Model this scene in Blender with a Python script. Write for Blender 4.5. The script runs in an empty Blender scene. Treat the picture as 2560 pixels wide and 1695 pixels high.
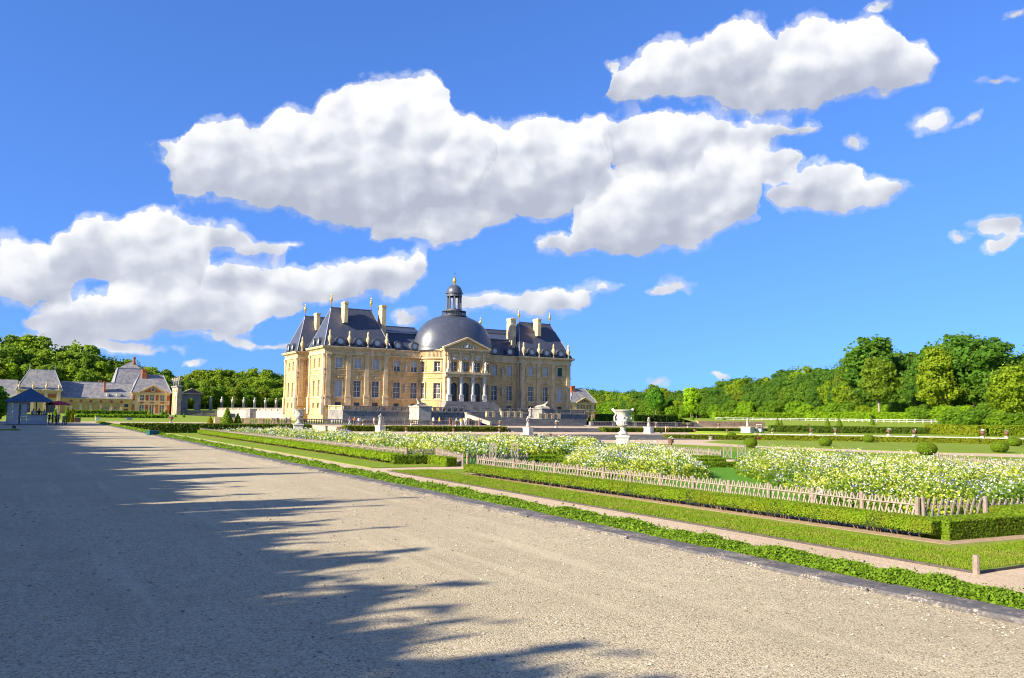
import bpy, math, random
import numpy as np
from mathutils import Vector, Matrix
random.seed(7); rng = np.random.default_rng(7)
sc = bpy.context.scene
R = math.radians
# ---------------------------------------------------------------- camera
YAW, PITCH, ROLL = R(30), R(5.15), R(.83)
cam = bpy.data.cameras.new('camera'); cam_ob = bpy.data.objects.new('camera', cam)
sc.collection.objects.link(cam_ob); sc.camera = cam_ob
cam.sensor_width = 36; cam.sensor_fit = 'HORIZONTAL'; cam.lens = 36 * 2100 / 2560
cam.clip_start = .1; cam.clip_end = 6000
fw = Vector((math.sin(YAW) * math.cos(PITCH), math.cos(YAW) * math.cos(PITCH), math.sin(PITCH)))
r0 = Vector((math.cos(YAW), -math.sin(YAW), 0)); u0 = r0.cross(fw)
cr = r0 * math.cos(ROLL) + u0 * math.sin(ROLL); cu = u0 * math.cos(ROLL) - r0 * math.sin(ROLL)
m = Matrix((cr, cu, -fw)).transposed().to_4x4(); m.translation = (0, 0, 1.65)
cam_ob.matrix_world = m
# ---------------------------------------------------------------- sun, sky, exposure
SUN_AZ, SUN_EL = R(266), R(27)
sdir = Vector((math.sin(SUN_AZ) * math.cos(SUN_EL), math.cos(SUN_AZ) * math.cos(SUN_EL), math.sin(SUN_EL)))
sun = bpy.data.lights.new('sun', 'SUN'); sun.energy = 5.0; sun.angle = R(.5); sun.color = (1, .885, .70)
sun_ob = bpy.data.objects.new('sun', sun); sc.collection.objects.link(sun_ob)
sun_ob.rotation_euler = sdir.to_track_quat('Z', 'Y').to_euler(); sun_ob.location = (-60, 10, 60)
vs = sc.view_settings
vs.view_transform = 'Standard'; vs.look = 'None'; vs.exposure = 1.33; vs.gamma = 1; vs.use_curve_mapping = False
sc.cycles.use_denoising = True; sc.cycles.pixel_filter_type = 'BLACKMAN_HARRIS'; sc.cycles.filter_width = 1.1
sc.cycles.max_bounces = 6; sc.cycles.diffuse_bounces = 3; sc.cycles.glossy_bounces = 2
sc.cycles.transparent_max_bounces = 8; sc.cycles.transmission_bounces = 3
sc.cycles.sample_clamp_indirect = 6
world = bpy.data.worlds.new('World'); sc.world = world; world.use_nodes = True

class NT:
    """tiny node-tree writer"""
    def __init__(s, tree): s.t = tree; s.n = tree.nodes; s.n.clear()
    def node(s, typ, **kw):
        n = s.n.new(typ)
        for k, v in kw.items(): setattr(n, k, v)
        return n
    def put(s, sock, v):
        if v is None: return
        if isinstance(v, bpy.types.NodeSocket): s.t.links.new(v, sock)
        else: sock.default_value = v
    def math(s, op, a, b=None, c=None, clamp=False):
        n = s.node('ShaderNodeMath', operation=op, use_clamp=clamp)
        for i, v in enumerate((a, b, c)): s.put(n.inputs[i], v)
        return n.outputs[0]
    def vmath(s, op, a, b=None, c=None):
        n = s.node('ShaderNodeVectorMath', operation=op)
        for i, v in enumerate((a, b, c)): s.put(n.inputs[i], v)
        return n.outputs['Value'] if op in ('DOT_PRODUCT', 'LENGTH') else n.outputs[0]
    def noise(s, vec, scale, detail=4, rough=.55, out=0, dist=0, dims='3D'):
        n = s.node('ShaderNodeTexNoise', noise_dimensions=dims)
        s.put(n.inputs['Vector'], vec)
        for k, v in (('Scale', scale), ('Detail', detail), ('Roughness', rough), ('Distortion', dist)): s.put(n.inputs[k], v)
        return n.outputs[out]
    def mix(s, f, a, b, blend='MIX'):
        n = s.node('ShaderNodeMix', data_type='RGBA', blend_type=blend)
        s.put(n.inputs[0], f); s.put(n.inputs[6], a); s.put(n.inputs[7], b)
        return n.outputs[2]
    def ramp(s, f, stops, interp='LINEAR'):
        n = s.node('ShaderNodeValToRGB'); n.color_ramp.interpolation = interp
        el = n.color_ramp.elements
        while len(el) < len(stops): el.new(.5)
        for e, (p, c) in zip(el, stops): e.position = p; e.color = c if len(c) == 4 else (*c, 1)
        s.put(n.inputs[0], f); return n.outputs[0]
    def maprange(s, v, a, b, c=0., d=1., mode='SMOOTHSTEP'):
        n = s.node('ShaderNodeMapRange', interpolation_type=mode)
        for i, x in enumerate((v, a, b, c, d)): s.put(n.inputs[i], x)
        return n.outputs[0]

# clouds of the day: banks given by the height of their tops and feet along the azimuth (degrees from the garden's
# diagonal), and single small puffs as (azimuth, elevation, half width, half height)
BANKS = [
(-26.17, -0.36, [(16.4, 16.4), (16.1, 16.7), (16.8, 15.9), (17.2, 15.0), (17.3, 12.7), (18.7, 12.7), (19.1, 12.7), (19.2, 13.0), (19.2, 12.7), (18.9, 12.6), (19.2, 12.6), (20.0, 12.6), (20.3, 12.5), (20.4, 12.4), (21.3, 12.0), (22.0, 11.8), (22.2, 11.7), (22.3, 11.7), (22.5, 11.8), (22.8, 11.9), (22.9, 12.1), (23.1, 12.4), (22.9, 13.1), (21.7, 13.0), (20.5, 13.1), (20.4, 13.4), (19.9, 14.4), (19.1, 19.7), (19.4, 19.4)]),
(-7.87, 8.81, [(16.3, 16.3), (16.0, 16.6), (16.0, 16.6), (17.3, 15.3), (18.2, 14.4), (18.7, 14.0), (19.4, 13.8), (19.9, 13.7), (20.2, 13.8), (20.4, 13.6), (20.4, 13.2), (20.4, 13.0), (20.2, 12.8), (20.0, 12.7), (20.1, 12.6), (20.3, 12.6), (20.5, 12.6), (20.6, 12.7), (20.6, 12.7), (20.5, 12.9), (20.5, 13.1), (20.8, 13.3), (20.8, 13.8), (20.7, 14.4), (20.1, 14.9), (17.2, 15.6), (16.1, 16.7), (16.1, 16.7), (16.4, 16.4)]),
(-13.24, 1.81, [(11.6, 11.6), (11.3, 11.9), (11.3, 11.9), (11.7, 11.5), (12.1, 11.1), (12.3, 11.0), (12.3, 10.9), (13.0, 10.8), (13.5, 10.8), (13.7, 10.8), (13.9, 10.9), (14.0, 10.9), (14.1, 11.0), (14.1, 10.9), (14.2, 10.9), (14.4, 10.9), (14.6, 11.0), (14.8, 11.0), (14.9, 11.1), (14.9, 11.3), (14.9, 11.5), (14.8, 11.7), (14.7, 11.9), (14.5, 12.0), (14.2, 12.4), (13.4, 13.1), (13.0, 13.6), (13.0, 13.6), (13.3, 13.3)]),
(4.14, 29.48, [(20.8, 20.8), (20.5, 21.1), (21.1, 20.5), (23.5, 20.2), (23.9, 20.1), (24.4, 20.2), (25.0, 20.6), (25.2, 20.3), (25.3, 20.1), (25.2, 19.8), (25.6, 19.6), (26.0, 19.4), (26.1, 19.3), (25.9, 19.3), (25.5, 19.2), (24.7, 19.1), (25.3, 19.0), (25.6, 19.0), (25.7, 19.0), (25.5, 19.1), (25.2, 19.3), (25.3, 19.5), (25.2, 19.6), (24.7, 19.7), (23.5, 19.9), (23.1, 20.2), (21.8, 20.8), (21.0, 21.6), (21.3, 21.3)]),
(4.02, 22.80, [(19.7, 19.7), (19.4, 20.0), (19.4, 20.0), (20.3, 19.0), (20.7, 16.9), (20.8, 16.1), (20.9, 15.8), (21.0, 15.6), (20.9, 15.5), (20.8, 15.5), (20.6, 15.5), (20.4, 15.6), (20.4, 15.8), (20.3, 16.1), (20.2, 17.4), (20.1, 17.5), (19.9, 17.4), (19.6, 17.3), (19.7, 17.2), (19.7, 17.2), (19.7, 17.3), (19.6, 17.3), (19.5, 17.4), (19.5, 17.4), (19.4, 17.4), (19.1, 17.7), (18.1, 18.7), (18.1, 18.7), (18.4, 18.4)]),
(-0.86, 21.21, [(11.3, 11.3), (11.0, 11.6), (11.0, 11.6), (12.2, 10.6), (12.8, 10.5), (13.1, 10.4), (13.2, 10.4), (15.3, 10.5), (15.8, 10.4), (16.4, 10.5), (17.1, 10.5), (17.3, 10.4), (17.3, 10.3), (17.0, 10.3), (17.0, 10.3), (17.7, 10.4), (18.0, 10.5), (18.2, 10.8), (18.4, 11.2), (18.4, 11.7), (18.5, 11.8), (18.4, 12.0), (18.4, 12.4), (18.2, 15.0), (18.0, 15.2), (17.6, 15.6), (16.3, 16.9), (16.3, 16.9), (16.6, 16.6)]),
(15.53, 27.99, [(14.5, 14.5), (14.2, 14.8), (14.2, 14.8), (14.2, 14.8), (15.3, 13.8), (15.9, 13.2), (16.1, 12.9), (16.5, 12.8), (16.7, 12.7), (16.9, 12.7), (17.0, 12.6), (17.0, 12.5), (17.0, 12.4), (17.0, 12.4), (16.9, 12.4), (16.8, 12.4), (16.5, 12.5), (16.2, 12.6), (16.2, 12.7), (16.1, 12.8), (16.0, 13.1), (15.8, 13.6), (15.6, 13.8), (14.9, 14.2), (14.8, 14.4), (14.3, 14.9), (14.3, 14.9), (14.3, 14.9), (14.6, 14.6)]),
(-35.10, -11.33, [(7.0, 7.0), (6.7, 7.3), (7.4, 6.6), (9.9, 5.9), (10.4, 5.6), (10.6, 5.4), (10.6, 5.4), (10.3, 5.5), (11.9, 5.8), (12.2, 6.6), (12.3, 7.0), (12.3, 6.9), (12.8, 6.8), (13.1, 6.9), (13.1, 6.9), (13.1, 7.0), (12.9, 7.2), (12.6, 7.6), (12.6, 9.6), (12.5, 9.7), (12.4, 9.6), (12.0, 9.6), (12.0, 9.6), (12.1, 9.8), (12.2, 10.4), (12.1, 11.0), (11.8, 11.3), (11.2, 11.8), (11.5, 11.5)]),
(-31.88, -12.49, [(4.6, 4.6), (4.3, 4.9), (4.3, 4.9), (6.0, 4.0), (6.6, 3.7), (6.9, 3.5), (7.1, 3.4), (7.3, 3.3), (7.4, 3.3), (7.9, 3.3), (8.3, 3.4), (8.5, 3.5), (8.7, 3.6), (8.8, 3.8), (8.8, 4.0), (8.8, 4.0), (8.8, 3.9), (8.6, 3.8), (8.4, 3.8), (8.4, 3.8), (8.5, 4.0), (8.5, 4.3), (8.4, 4.9), (8.3, 5.6), (8.1, 5.8), (7.7, 6.2), (6.6, 7.2), (6.6, 7.2), (6.9, 6.9)]),
(-23.27, -3.70, [(8.7, 8.7), (8.4, 9.0), (8.4, 9.0), (9.4, 8.0), (9.8, 7.7), (9.9, 7.5), (10.1, 7.4), (10.1, 7.3), (10.1, 7.4), (10.3, 7.4), (10.5, 7.0), (10.6, 6.7), (10.6, 6.6), (10.5, 6.5), (10.3, 6.5), (10.6, 6.5), (10.7, 6.6), (10.7, 6.8), (10.6, 7.1), (10.6, 7.3), (11.1, 7.4), (11.3, 7.4), (11.3, 7.6), (11.3, 7.8), (11.6, 8.9), (11.4, 9.3), (9.8, 10.4), (9.8, 10.4), (10.1, 10.1)]),
(-6.40, 9.29, [(7.8, 7.8), (7.5, 8.1), (7.5, 8.1), (8.1, 7.5), (8.6, 7.0), (8.8, 6.7), (9.0, 6.6), (9.0, 6.5), (9.1, 6.5), (9.1, 6.5), (9.0, 6.5), (8.9, 6.4), (8.8, 6.3), (9.2, 6.3), (9.4, 6.3), (9.6, 6.3), (9.7, 6.4), (9.7, 6.4), (9.7, 6.5), (9.6, 6.7), (9.5, 6.9), (9.4, 7.5), (9.4, 7.8), (9.4, 7.8), (9.2, 8.0), (8.9, 8.4), (8.3, 8.9), (8.3, 8.9), (8.6, 8.6)])
]
PUFFS = [
(26.8, 18.0, 2.16, 1.14), (29.2, 18.0, 0.79, 0.55), (22.4, 17.2, 1.69, 0.74), (30.1, 11.7, 1.55, 0.82), (31.1, 11.0, 1.53, 1.08), (30.4, 10.2, 1.29, 0.54),
(28.6, 11.0, 1.05, 0.39), (24.5, 25.0, 1.38, 0.52), (31.7, 23.2, 1.27, 0.54), (30.8, 19.6, 1.54, 0.49), (6.6, 23.1, 0.68, 0.52), (-7.1, 6.6, 1.69, 0.97),
(11.1, 8.8, 1.82, 0.89), (9.8, 8.4, 1.22, 0.58), (10.0, 2.2, 1.10, 0.45), (-20.8, 2.8, 1.14, 0.33), (13.9, 2.6, 1.08, 0.28), (-29.0, 3.8, 3.92, 0.77),
(-24.4, 3.5, 4.41, 0.64), (-15.5, 4.4, 4.74, 0.44)
]
def build_sky():
    k = NT(world.node_tree)
    d = k.node('ShaderNodeTexCoord').outputs['Generated']
    d = k.vmath('NORMALIZE', d)
    z = k.node('ShaderNodeSeparateXYZ'); k.put(z.inputs[0], d)
    sky = k.node('ShaderNodeTexSky', sky_type='NISHITA')
    sky.sun_disc = False; sky.sun_elevation = SUN_EL; sky.sun_rotation = SUN_AZ
    sky.altitude = 100; sky.air_density = 1.0; sky.dust_density = .3; sky.ozone_density = 3.0
    up = k.node('ShaderNodeCombineXYZ'); k.put(up.inputs[2], k.math('MULTIPLY_ADD', k.math('ABSOLUTE', z.outputs[2]), .75, SKY_LIFT))
    k.put(sky.inputs[0], k.vmath('NORMALIZE', k.vmath('MULTIPLY_ADD', d, (1, 1, 0), up.outputs[0])))
    a = k.math('ARCTAN2', k.vmath('DOT_PRODUCT', d, tuple(r0)), k.vmath('DOT_PRODUCT', d, (math.sin(YAW), math.cos(YAW), 0)))
    e = k.math('ARCSINE', z.outputs[2])
    cb = k.node('ShaderNodeCombineXYZ'); k.put(cb.inputs[0], a); k.put(cb.inputs[1], e)
    p = k.vmath('MULTIPLY', cb.outputs[0], (180 / math.pi,) * 3)           # degrees
    w1 = k.vmath('SUBTRACT', k.noise(p, .33, 4, .55, out=1), (.5, .5, .5))
    q = k.vmath('MULTIPLY_ADD', w1, (3.0, 2.4, 0), p)
    qs = k.node('ShaderNodeSeparateXYZ'); k.put(qs.inputs[0], q)
    qa, qe = qs.outputs[0], qs.outputs[1]
    M = S = None
    for (a0, a1, prof) in BANKS:
        t = k.maprange(qa, a0, a1, mode='LINEAR')
        n = len(prof) - 1
        c = k.ramp(t, [(i / n, (tp / 40, bt / 40, 0)) for i, (tp, bt) in enumerate(prof)])
        cs = k.node('ShaderNodeSeparateXYZ'); k.put(cs.inputs[0], c)
        top = k.math('MULTIPLY_ADD', cs.outputs[0], 40., k.math('MULTIPLY', qe, -1.))
        bot = k.math('MULTIPLY_ADD', cs.outputs[1], -40., qe)
        wgt = k.math('MULTIPLY', k.math('MINIMUM', top, bot), .8, clamp=True)
        h = k.math('DIVIDE', k.math('SUBTRACT', bot, top), k.math('ADD', k.math('ABSOLUTE', k.math('ADD', bot, top)), .4))
        if M is None: M = wgt; S = k.math('MULTIPLY', h, wgt)
        else: M = k.math('ADD', M, wgt); S = k.math('MULTIPLY_ADD', h, wgt, S)
    for (ca, ce, ra, re) in PUFFS:
        v = k.vmath('MULTIPLY_ADD', q, (1 / ra, 1 / re, 0), (-ca / ra, -ce / re, 0))
        wgt = k.math('SUBTRACT', 1., k.vmath('DOT_PRODUCT', v, v), clamp=True)
        M = k.math('MULTIPLY_ADD', wgt, .75, M)
    # beyond the view the same broken cumulus goes on
    ps = k.vmath('MULTIPLY', p, (1, 1.7, 1))
    far = k.noise(ps, .035, 1, .5)
    out = k.maprange(k.math('ABSOLUTE', a), R(36), R(46))
    hi = k.math('MULTIPLY', k.maprange(e, R(3), R(12)), k.maprange(e, R(75), R(40)))
    far = k.math('MULTIPLY', k.math('MULTIPLY', k.maprange(far, .5, .68, 0., 1.6), out), hi)
    M = k.math('ADD', M, far)
    H = k.math('DIVIDE', S, k.math('ADD', M, .2))
    pn = k.vmath('MULTIPLY', p, (1, 1.25, 1))
    n1 = k.noise(pn, .40, 8, .62)
    g1 = k.noise(pn, .20, 4, .5)
    g2 = k.noise(k.vmath('ADD', pn, (-1.3, 1.3, 0)), .20, 4, .5)
    pv = k.vmath('MULTIPLY_ADD', w1, (1.6, 1.6, 0), pn)
    def lobes(vec, det):
        v = k.node('ShaderNodeTexVoronoi', feature='SMOOTH_F1', voronoi_dimensions='2D'); k.put(v.inputs['Vector'], vec)
        v.inputs['Scale'].default_value = .27; v.inputs['Detail'].default_value = det; v.inputs['Roughness'].default_value = .55; v.inputs['Lacunarity'].default_value = 2.3; v.inputs['Smoothness'].default_value = .25
        return k.math('SUBTRACT', .62, v.outputs['Distance'])
    b0, b1, b2 = lobes(pv, 2.6), lobes(pv, 1.), lobes(k.vmath('ADD', pv, (-.6, .6, 0)), 1.)
    dens = k.math('ADD', k.math('MULTIPLY', k.math('MINIMUM', M, 1.4), .96), k.math('MULTIPLY', k.math('SUBTRACT', n1, .5), 1.15))
    dens = k.math('MULTIPLY_ADD', b0, .60, dens)
    dens = k.math('MAXIMUM', dens, k.maprange(M, .40, .85, 0., .8))
    fac = k.math('MULTIPLY', k.maprange(dens, .40, .66), k.maprange(M, .0, .2))
    fac = k.math('MAXIMUM', fac, k.math('MULTIPLY', k.math('MULTIPLY', k.maprange(dens, .12, .5), .4), k.maprange(M, .0, .4)))
    thin = k.maprange(dens, .4, .9)
    sh = k.math('MULTIPLY_ADD', H, .70, k.math('MULTIPLY_ADD', k.math('SUBTRACT', g1, g2), 1.05, .50))
    sh = k.math('ADD', sh, k.math('MULTIPLY', k.math('SUBTRACT', b1, b2), .42))
    sh = k.math('MULTIPLY_ADD', thin, -.10, sh)
    col = k.ramp(sh, [(0.0, (.46, .50, .61)), (.30, (.60, .635, .73)), (.62, (.86, .88, .925)), (.92, (1.06, 1.05, 1.03))])
    tint = k.mix(1., sky.outputs[0], SKY_TINT, 'MULTIPLY')
    b1 = k.node('ShaderNodeBackground'); k.put(b1.inputs[0], tint); b1.inputs[1].default_value = .12
    b2 = k.node('ShaderNodeBackground'); k.put(b2.inputs[0], col); b2.inputs[1].default_value = CLOUD_GAIN
    ms = k.node('ShaderNodeMixShader'); k.put(ms.inputs[0], fac); k.put(ms.inputs[1], b1.outputs[0]); k.put(ms.inputs[2], b2.outputs[0])
    o = k.node('ShaderNodeOutputWorld'); k.put(o.inputs[0], ms.outputs[0])
SKY_LIFT = .15
SKY_TINT = (.325, .50, .83, 1); CLOUD_GAIN = .42
build_sky()
world.cycles.sampling_method = 'MANUAL'; world.cycles.sample_map_resolution = 512

# ---------------------------------------------------------------- mesh and object helpers
COL = sc.collection
WL = {}                                     # world location of every (unrotated) parent
class MB:
    """collects plain geometry; build() links it as one mesh object"""
    def __init__(s): s.v = []; s.f = []
    def quad(s, *p):
        n = len(s.v); s.v += [tuple(q) for q in p]; s.f.append(tuple(range(n, n + len(p)))); return s
    def box(s, x0, y0, z0, x1, y1, z1):
        n = len(s.v)
        s.v += [(x, y, z) for z in (z0, z1) for (x, y) in ((x0, y0), (x1, y0), (x1, y1), (x0, y1))]
        for f in ((0, 3, 2, 1), (4, 5, 6, 7), (0, 1, 5, 4), (1, 2, 6, 5), (2, 3, 7, 6), (3, 0, 4, 7)): s.f.append(tuple(n + i for i in f))
        return s
    def lathe(s, prof, c=(0, 0, 0), seg=12, sx=1, sy=1, ph=0):
        n = len(s.v)
        for r, z in prof:
            for i in range(seg):
                t = ph + 2 * math.pi * i / seg; s.v.append((c[0] + r * sx * math.cos(t), c[1] + r * sy * math.sin(t), c[2] + z))
        for j in range(len(prof) - 1):
            for i in range(seg):
                a, b = n + j * seg + i, n + j * seg + (i + 1) % seg; s.f.append((a, b, b + seg, a + seg))
        if prof[0][0] > 1e-4: s.f.append(tuple(n + i for i in reversed(range(seg))))
        if prof[-1][0] > 1e-4: s.f.append(tuple(n + (len(prof) - 1) * seg + i for i in range(seg)))
        return s
    def tube(s, pts, rad, seg=6):
        n = len(s.v); k = len(pts)
        if not hasattr(rad, '__len__'): rad = [rad] * k
        for j, p in enumerate(pts):
            p = Vector(p); d = (Vector(pts[min(j + 1, k - 1)]) - Vector(pts[max(j - 1, 0)])).normalized()
            u = d.cross(Vector((0, 0, 1)) if abs(d.z) < .9 else Vector((1, 0, 0))).normalized(); w = d.cross(u)
            for i in range(seg):
                t = 2 * math.pi * i / seg; s.v.append(tuple(p + (u * math.cos(t) + w * math.sin(t)) * rad[j]))
        for j in range(k - 1):
            for i in range(seg):
                a, b = n + j * seg + i, n + j * seg + (i + 1) % seg; s.f.append((a, b, b + seg, a + seg))
        s.f.append(tuple(n + i for i in reversed(range(seg)))); s.f.append(tuple(n + (k - 1) * seg + i for i in range(seg)))
        return s
    def bar(s, a, b, w, t):
        """a straight bar of width w (in the upright plane through it) and thickness t"""
        a, b = Vector(a), Vector(b); d = (b - a).normalized()
        side = d.cross(Vector((0, 0, 1)))
        side = side.normalized() if side.length > 1e-3 else Vector((0, 1, 0))
        up = side.cross(d).normalized(); n = len(s.v)
        for p in (a, b):
            for x, y in ((-1, -1), (1, -1), (1, 1), (-1, 1)): s.v.append(tuple(p + side * x * t / 2 + up * y * w / 2))
        for f in ((0, 3, 2, 1), (4, 5, 6, 7), (0, 1, 5, 4), (1, 2, 6, 5), (2, 3, 7, 6), (3, 0, 4, 7)): s.f.append(tuple(n + i for i in f))
        return s
    def hip(s, x0, y0, x1, y1, z0, z1, rx0, rx1, ry0, ry1=None):
        """hipped roof over a rectangle with ridge (or flat top) rx0..rx1, ry0..ry1"""
        ry1 = ry0 if ry1 is None else ry1
        b = [(x0, y0, z0), (x1, y0, z0), (x1, y1, z0), (x0, y1, z0)]
        t = [(rx0, ry0, z1), (rx1, ry0, z1), (rx1, ry1, z1), (rx0, ry1, z1)]
        for i in range(4): s.quad(b[i], b[(i + 1) % 4], t[(i + 1) % 4], t[i])
        s.quad(*t); return s
    def poly(s, pts, z): return s.quad(*[(x, y, z) for x, y in pts])
    def prism(s, pts, z0, z1):
        n = len(pts); s.poly(pts, z1)
        for i in range(n): s.quad((*pts[i], z0), (*pts[(i + 1) % n], z0), (*pts[(i + 1) % n], z1), (*pts[i], z1))
        return s
    def mesh(s, name, shift=(0, 0, 0), smooth=False):
        me = bpy.data.meshes.new(name)
        me.from_pydata([(x - shift[0], y - shift[1], z - shift[2]) for x, y, z in s.v], [], s.f); me.update()
        if smooth: me.polygons.foreach_set('use_smooth', [True] * len(me.polygons))
        return me
def link(name, me, parent=None, loc=(0, 0, 0), rotz=0, scale=None):
    o = bpy.data.objects.new(name, me); COL.objects.link(o)
    if parent is not None: o.parent = parent
    o.location = loc; o.rotation_euler[2] = rotz
    if scale is not None: o.scale = scale if hasattr(scale, '__len__') else (scale,) * 3
    return o
def put(name, mb, mt, parent=None, smooth=False, kind=None):
    """geometry given in world coordinates -> one object under an unrotated parent"""
    a = np.array(mb.v); c = ((a[:, 0].min() + a[:, 0].max()) / 2, (a[:, 1].min() + a[:, 1].max()) / 2, a[:, 2].min())
    me = mb.mesh(name, c, smooth); me.materials.append(mt)
    w = WL.get(parent, (0, 0, 0)) if parent is not None else (0, 0, 0)
    o = link(name, me, parent, (c[0] - w[0], c[1] - w[1], c[2] - w[2])); WL[o] = c
    if kind: o['kind'] = kind
    return o
def local(name, mb, mt, parent, smooth=False, kind=None):
    """geometry in the parent's own space"""
    me = mb.mesh(name, (0, 0, 0), smooth); me.materials.append(mt)
    o = link(name, me, parent)
    if kind: o['kind'] = kind
    return o
def shared(name, me, parent, loc, rotz=0, scale=None):
    w = WL.get(parent, (0, 0, 0))
    o = link(name, me, parent, (loc[0] - w[0], loc[1] - w[1], loc[2] - w[2]), rotz, scale); WL[o] = tuple(loc); return o
def thing(name, label, cat, loc, rotz=0, group=None):
    o = link(name, None, None, loc, rotz); WL[o] = tuple(loc); o.empty_display_size = .2
    return tag(o, label, cat, group)
def tag(o, label, cat, group=None):
    o['label'] = label; o['category'] = cat
    if group: o['group'] = group
    return o
def dup(root, loc, rotz=0, label=None, scale=None):
    def cp(o, par):
        c = o.copy(); COL.objects.link(c); c.parent = par
        for ch in KIDS.get(o, o.children): cp(ch, c)
        return c
    c = cp(root, None); c.location = loc; c.rotation_euler[2] = rotz
    if scale is not None: c.scale = (scale,) * 3
    if label: c['label'] = label
    return c
KIDS = {}
ORD = ['first', 'second', 'third', 'fourth', 'fifth', 'sixth', 'seventh', 'eighth', 'ninth', 'tenth', 'eleventh', 'twelfth', 'thirteenth', 'fourteenth', 'fifteenth', 'sixteenth', 'seventeenth', 'eighteenth', 'nineteenth']
ORD += [(t + 'ieth' if u == 0 else t + 'y-' + ORD[u - 1]) for t in ('twent', 'thirt', 'fort', 'fift', 'sixt', 'sevent', 'eight', 'ninet') for u in range(10)]
def quads(name, C, U, V, mi=None, mats=()):
    """many small quads: centres C, half axes U and V (all N x 3)"""
    N = len(C); P = np.stack([C - U - V, C + U - V * .6, C + U * .6 + V, C - U * .8 + V], 1).reshape(-1, 3)
    me = bpy.data.meshes.new(name)
    me.vertices.add(4 * N); me.vertices.foreach_set('co', P.astype(np.float32).ravel())
    me.loops.add(4 * N); me.loops.foreach_set('vertex_index', np.arange(4 * N, dtype=np.int32))
    me.polygons.add(N); me.polygons.foreach_set('loop_start', np.arange(0, 4 * N, 4, dtype=np.int32))
    for mt in mats: me.materials.append(mt)
    if mi is not None: me.polygons.foreach_set('material_index', np.asarray(mi, dtype=np.int32))
    me.update(calc_edges=True); return me
def unit(a): return a / np.maximum(np.linalg.norm(a, axis=1, keepdims=True), 1e-9)
def axes(n, size, rg, aspect=1.3):
    """two half axes in the plane facing n"""
    r = rg.normal(size=n.shape); u = unit(np.cross(n, r)); v = np.cross(n, u)
    s = (size if np.ndim(size) else np.full(len(n), size))[:, None]
    return u * s * .5, v * s * .5 * aspect
# ---------------------------------------------------------------- materials
def new_mat(name):
    mt = bpy.data.materials.new(name); mt.use_nodes = True; return mt, NT(mt.node_tree)
def finish(k, col, rough=.8, spec=.3, bump=None, bstr=.3, bdist=.02, metal=0):
    b = k.node('ShaderNodeBsdfPrincipled')
    k.put(b.inputs['Base Color'], col); k.put(b.inputs['Roughness'], rough); k.put(b.inputs['Specular IOR Level'], spec); k.put(b.inputs['Metallic'], metal)
    if bump is not None:
        bn = k.node('ShaderNodeBump'); bn.inputs['Strength'].default_value = bstr; bn.inputs['Distance'].default_value = bdist
        k.put(bn.inputs['Height'], bump); k.put(b.inputs['Normal'], bn.outputs[0])
    o = k.node('ShaderNodeOutputMaterial'); k.put(o.inputs[0], b.outputs[0]); return b
def pos(k): return k.node('ShaderNodeNewGeometry').outputs['Position']
def objc(k): return k.node('ShaderNodeTexCoord').outputs['Object']
def plain(name, a, b=None, scale=3., rough=.7, spec=.3, bstr=.25, bdist=.02, metal=0, det=5, world=True):
    """mottled single-tone material"""
    mt, k = new_mat(name); p = pos(k) if world else objc(k)
    b = b or tuple(x * .7 for x in a)
    n = k.noise(p, scale, det, .6)
    finish(k, k.mix(k.maprange(n, .3, .7), (*a, 1), (*b, 1)), rough, spec, n if bstr else None, bstr, bdist, metal); return mt
def stone(name, a, b, dirt=(.10, .10, .10), amt=.5, course=.45, joint=.7, zdirt=None, bstr=.35):
    """dressed stone: courses with darker joints, tone changing from block to block, lichen and soot stains"""
    mt, k = new_mat(name); p = pos(k)
    s = k.node('ShaderNodeSeparateXYZ'); k.put(s.inputs[0], p)
    c = k.node('ShaderNodeCombineXYZ'); k.put(c.inputs[0], k.math('ADD', s.outputs[0], s.outputs[1])); k.put(c.inputs[1], s.outputs[2])
    br = k.node('ShaderNodeTexBrick'); k.put(br.inputs['Vector'], c.outputs[0])
    br.inputs['Scale'].default_value = 1; br.inputs['Brick Width'].default_value = course * 2.1; br.inputs['Row Height'].default_value = course
    br.inputs['Mortar Size'].default_value = .03; br.inputs['Mortar Smooth'].default_value = .3; br.inputs['Bias'].default_value = 0
    br.inputs['Color1'].default_value = (*a, 1); br.inputs['Color2'].default_value = (*b, 1)
    br.inputs['Mortar'].default_value = (*[x * joint for x in b], 1)
    n1 = k.noise(p, .55, 5, .62); n2 = k.noise(k.vmath('MULTIPLY', p, (1.2, 1.2, .35)), 1.1, 6, .65)
    col = k.mix(k.maprange(n1, .35, .7), br.outputs[0], (*[x * 1.12 for x in a], 1))
    col = k.mix(k.math('MULTIPLY', k.maprange(n2, .52, .72), amt), col, (*dirt, 1))
    n3 = k.noise(p, 9, 4, .6)
    h = k.math('ADD', k.math('MULTIPLY', br.outputs[1], -.6), n3)
    finish(k, col, .85, .2, h, bstr, .03); return mt
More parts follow.
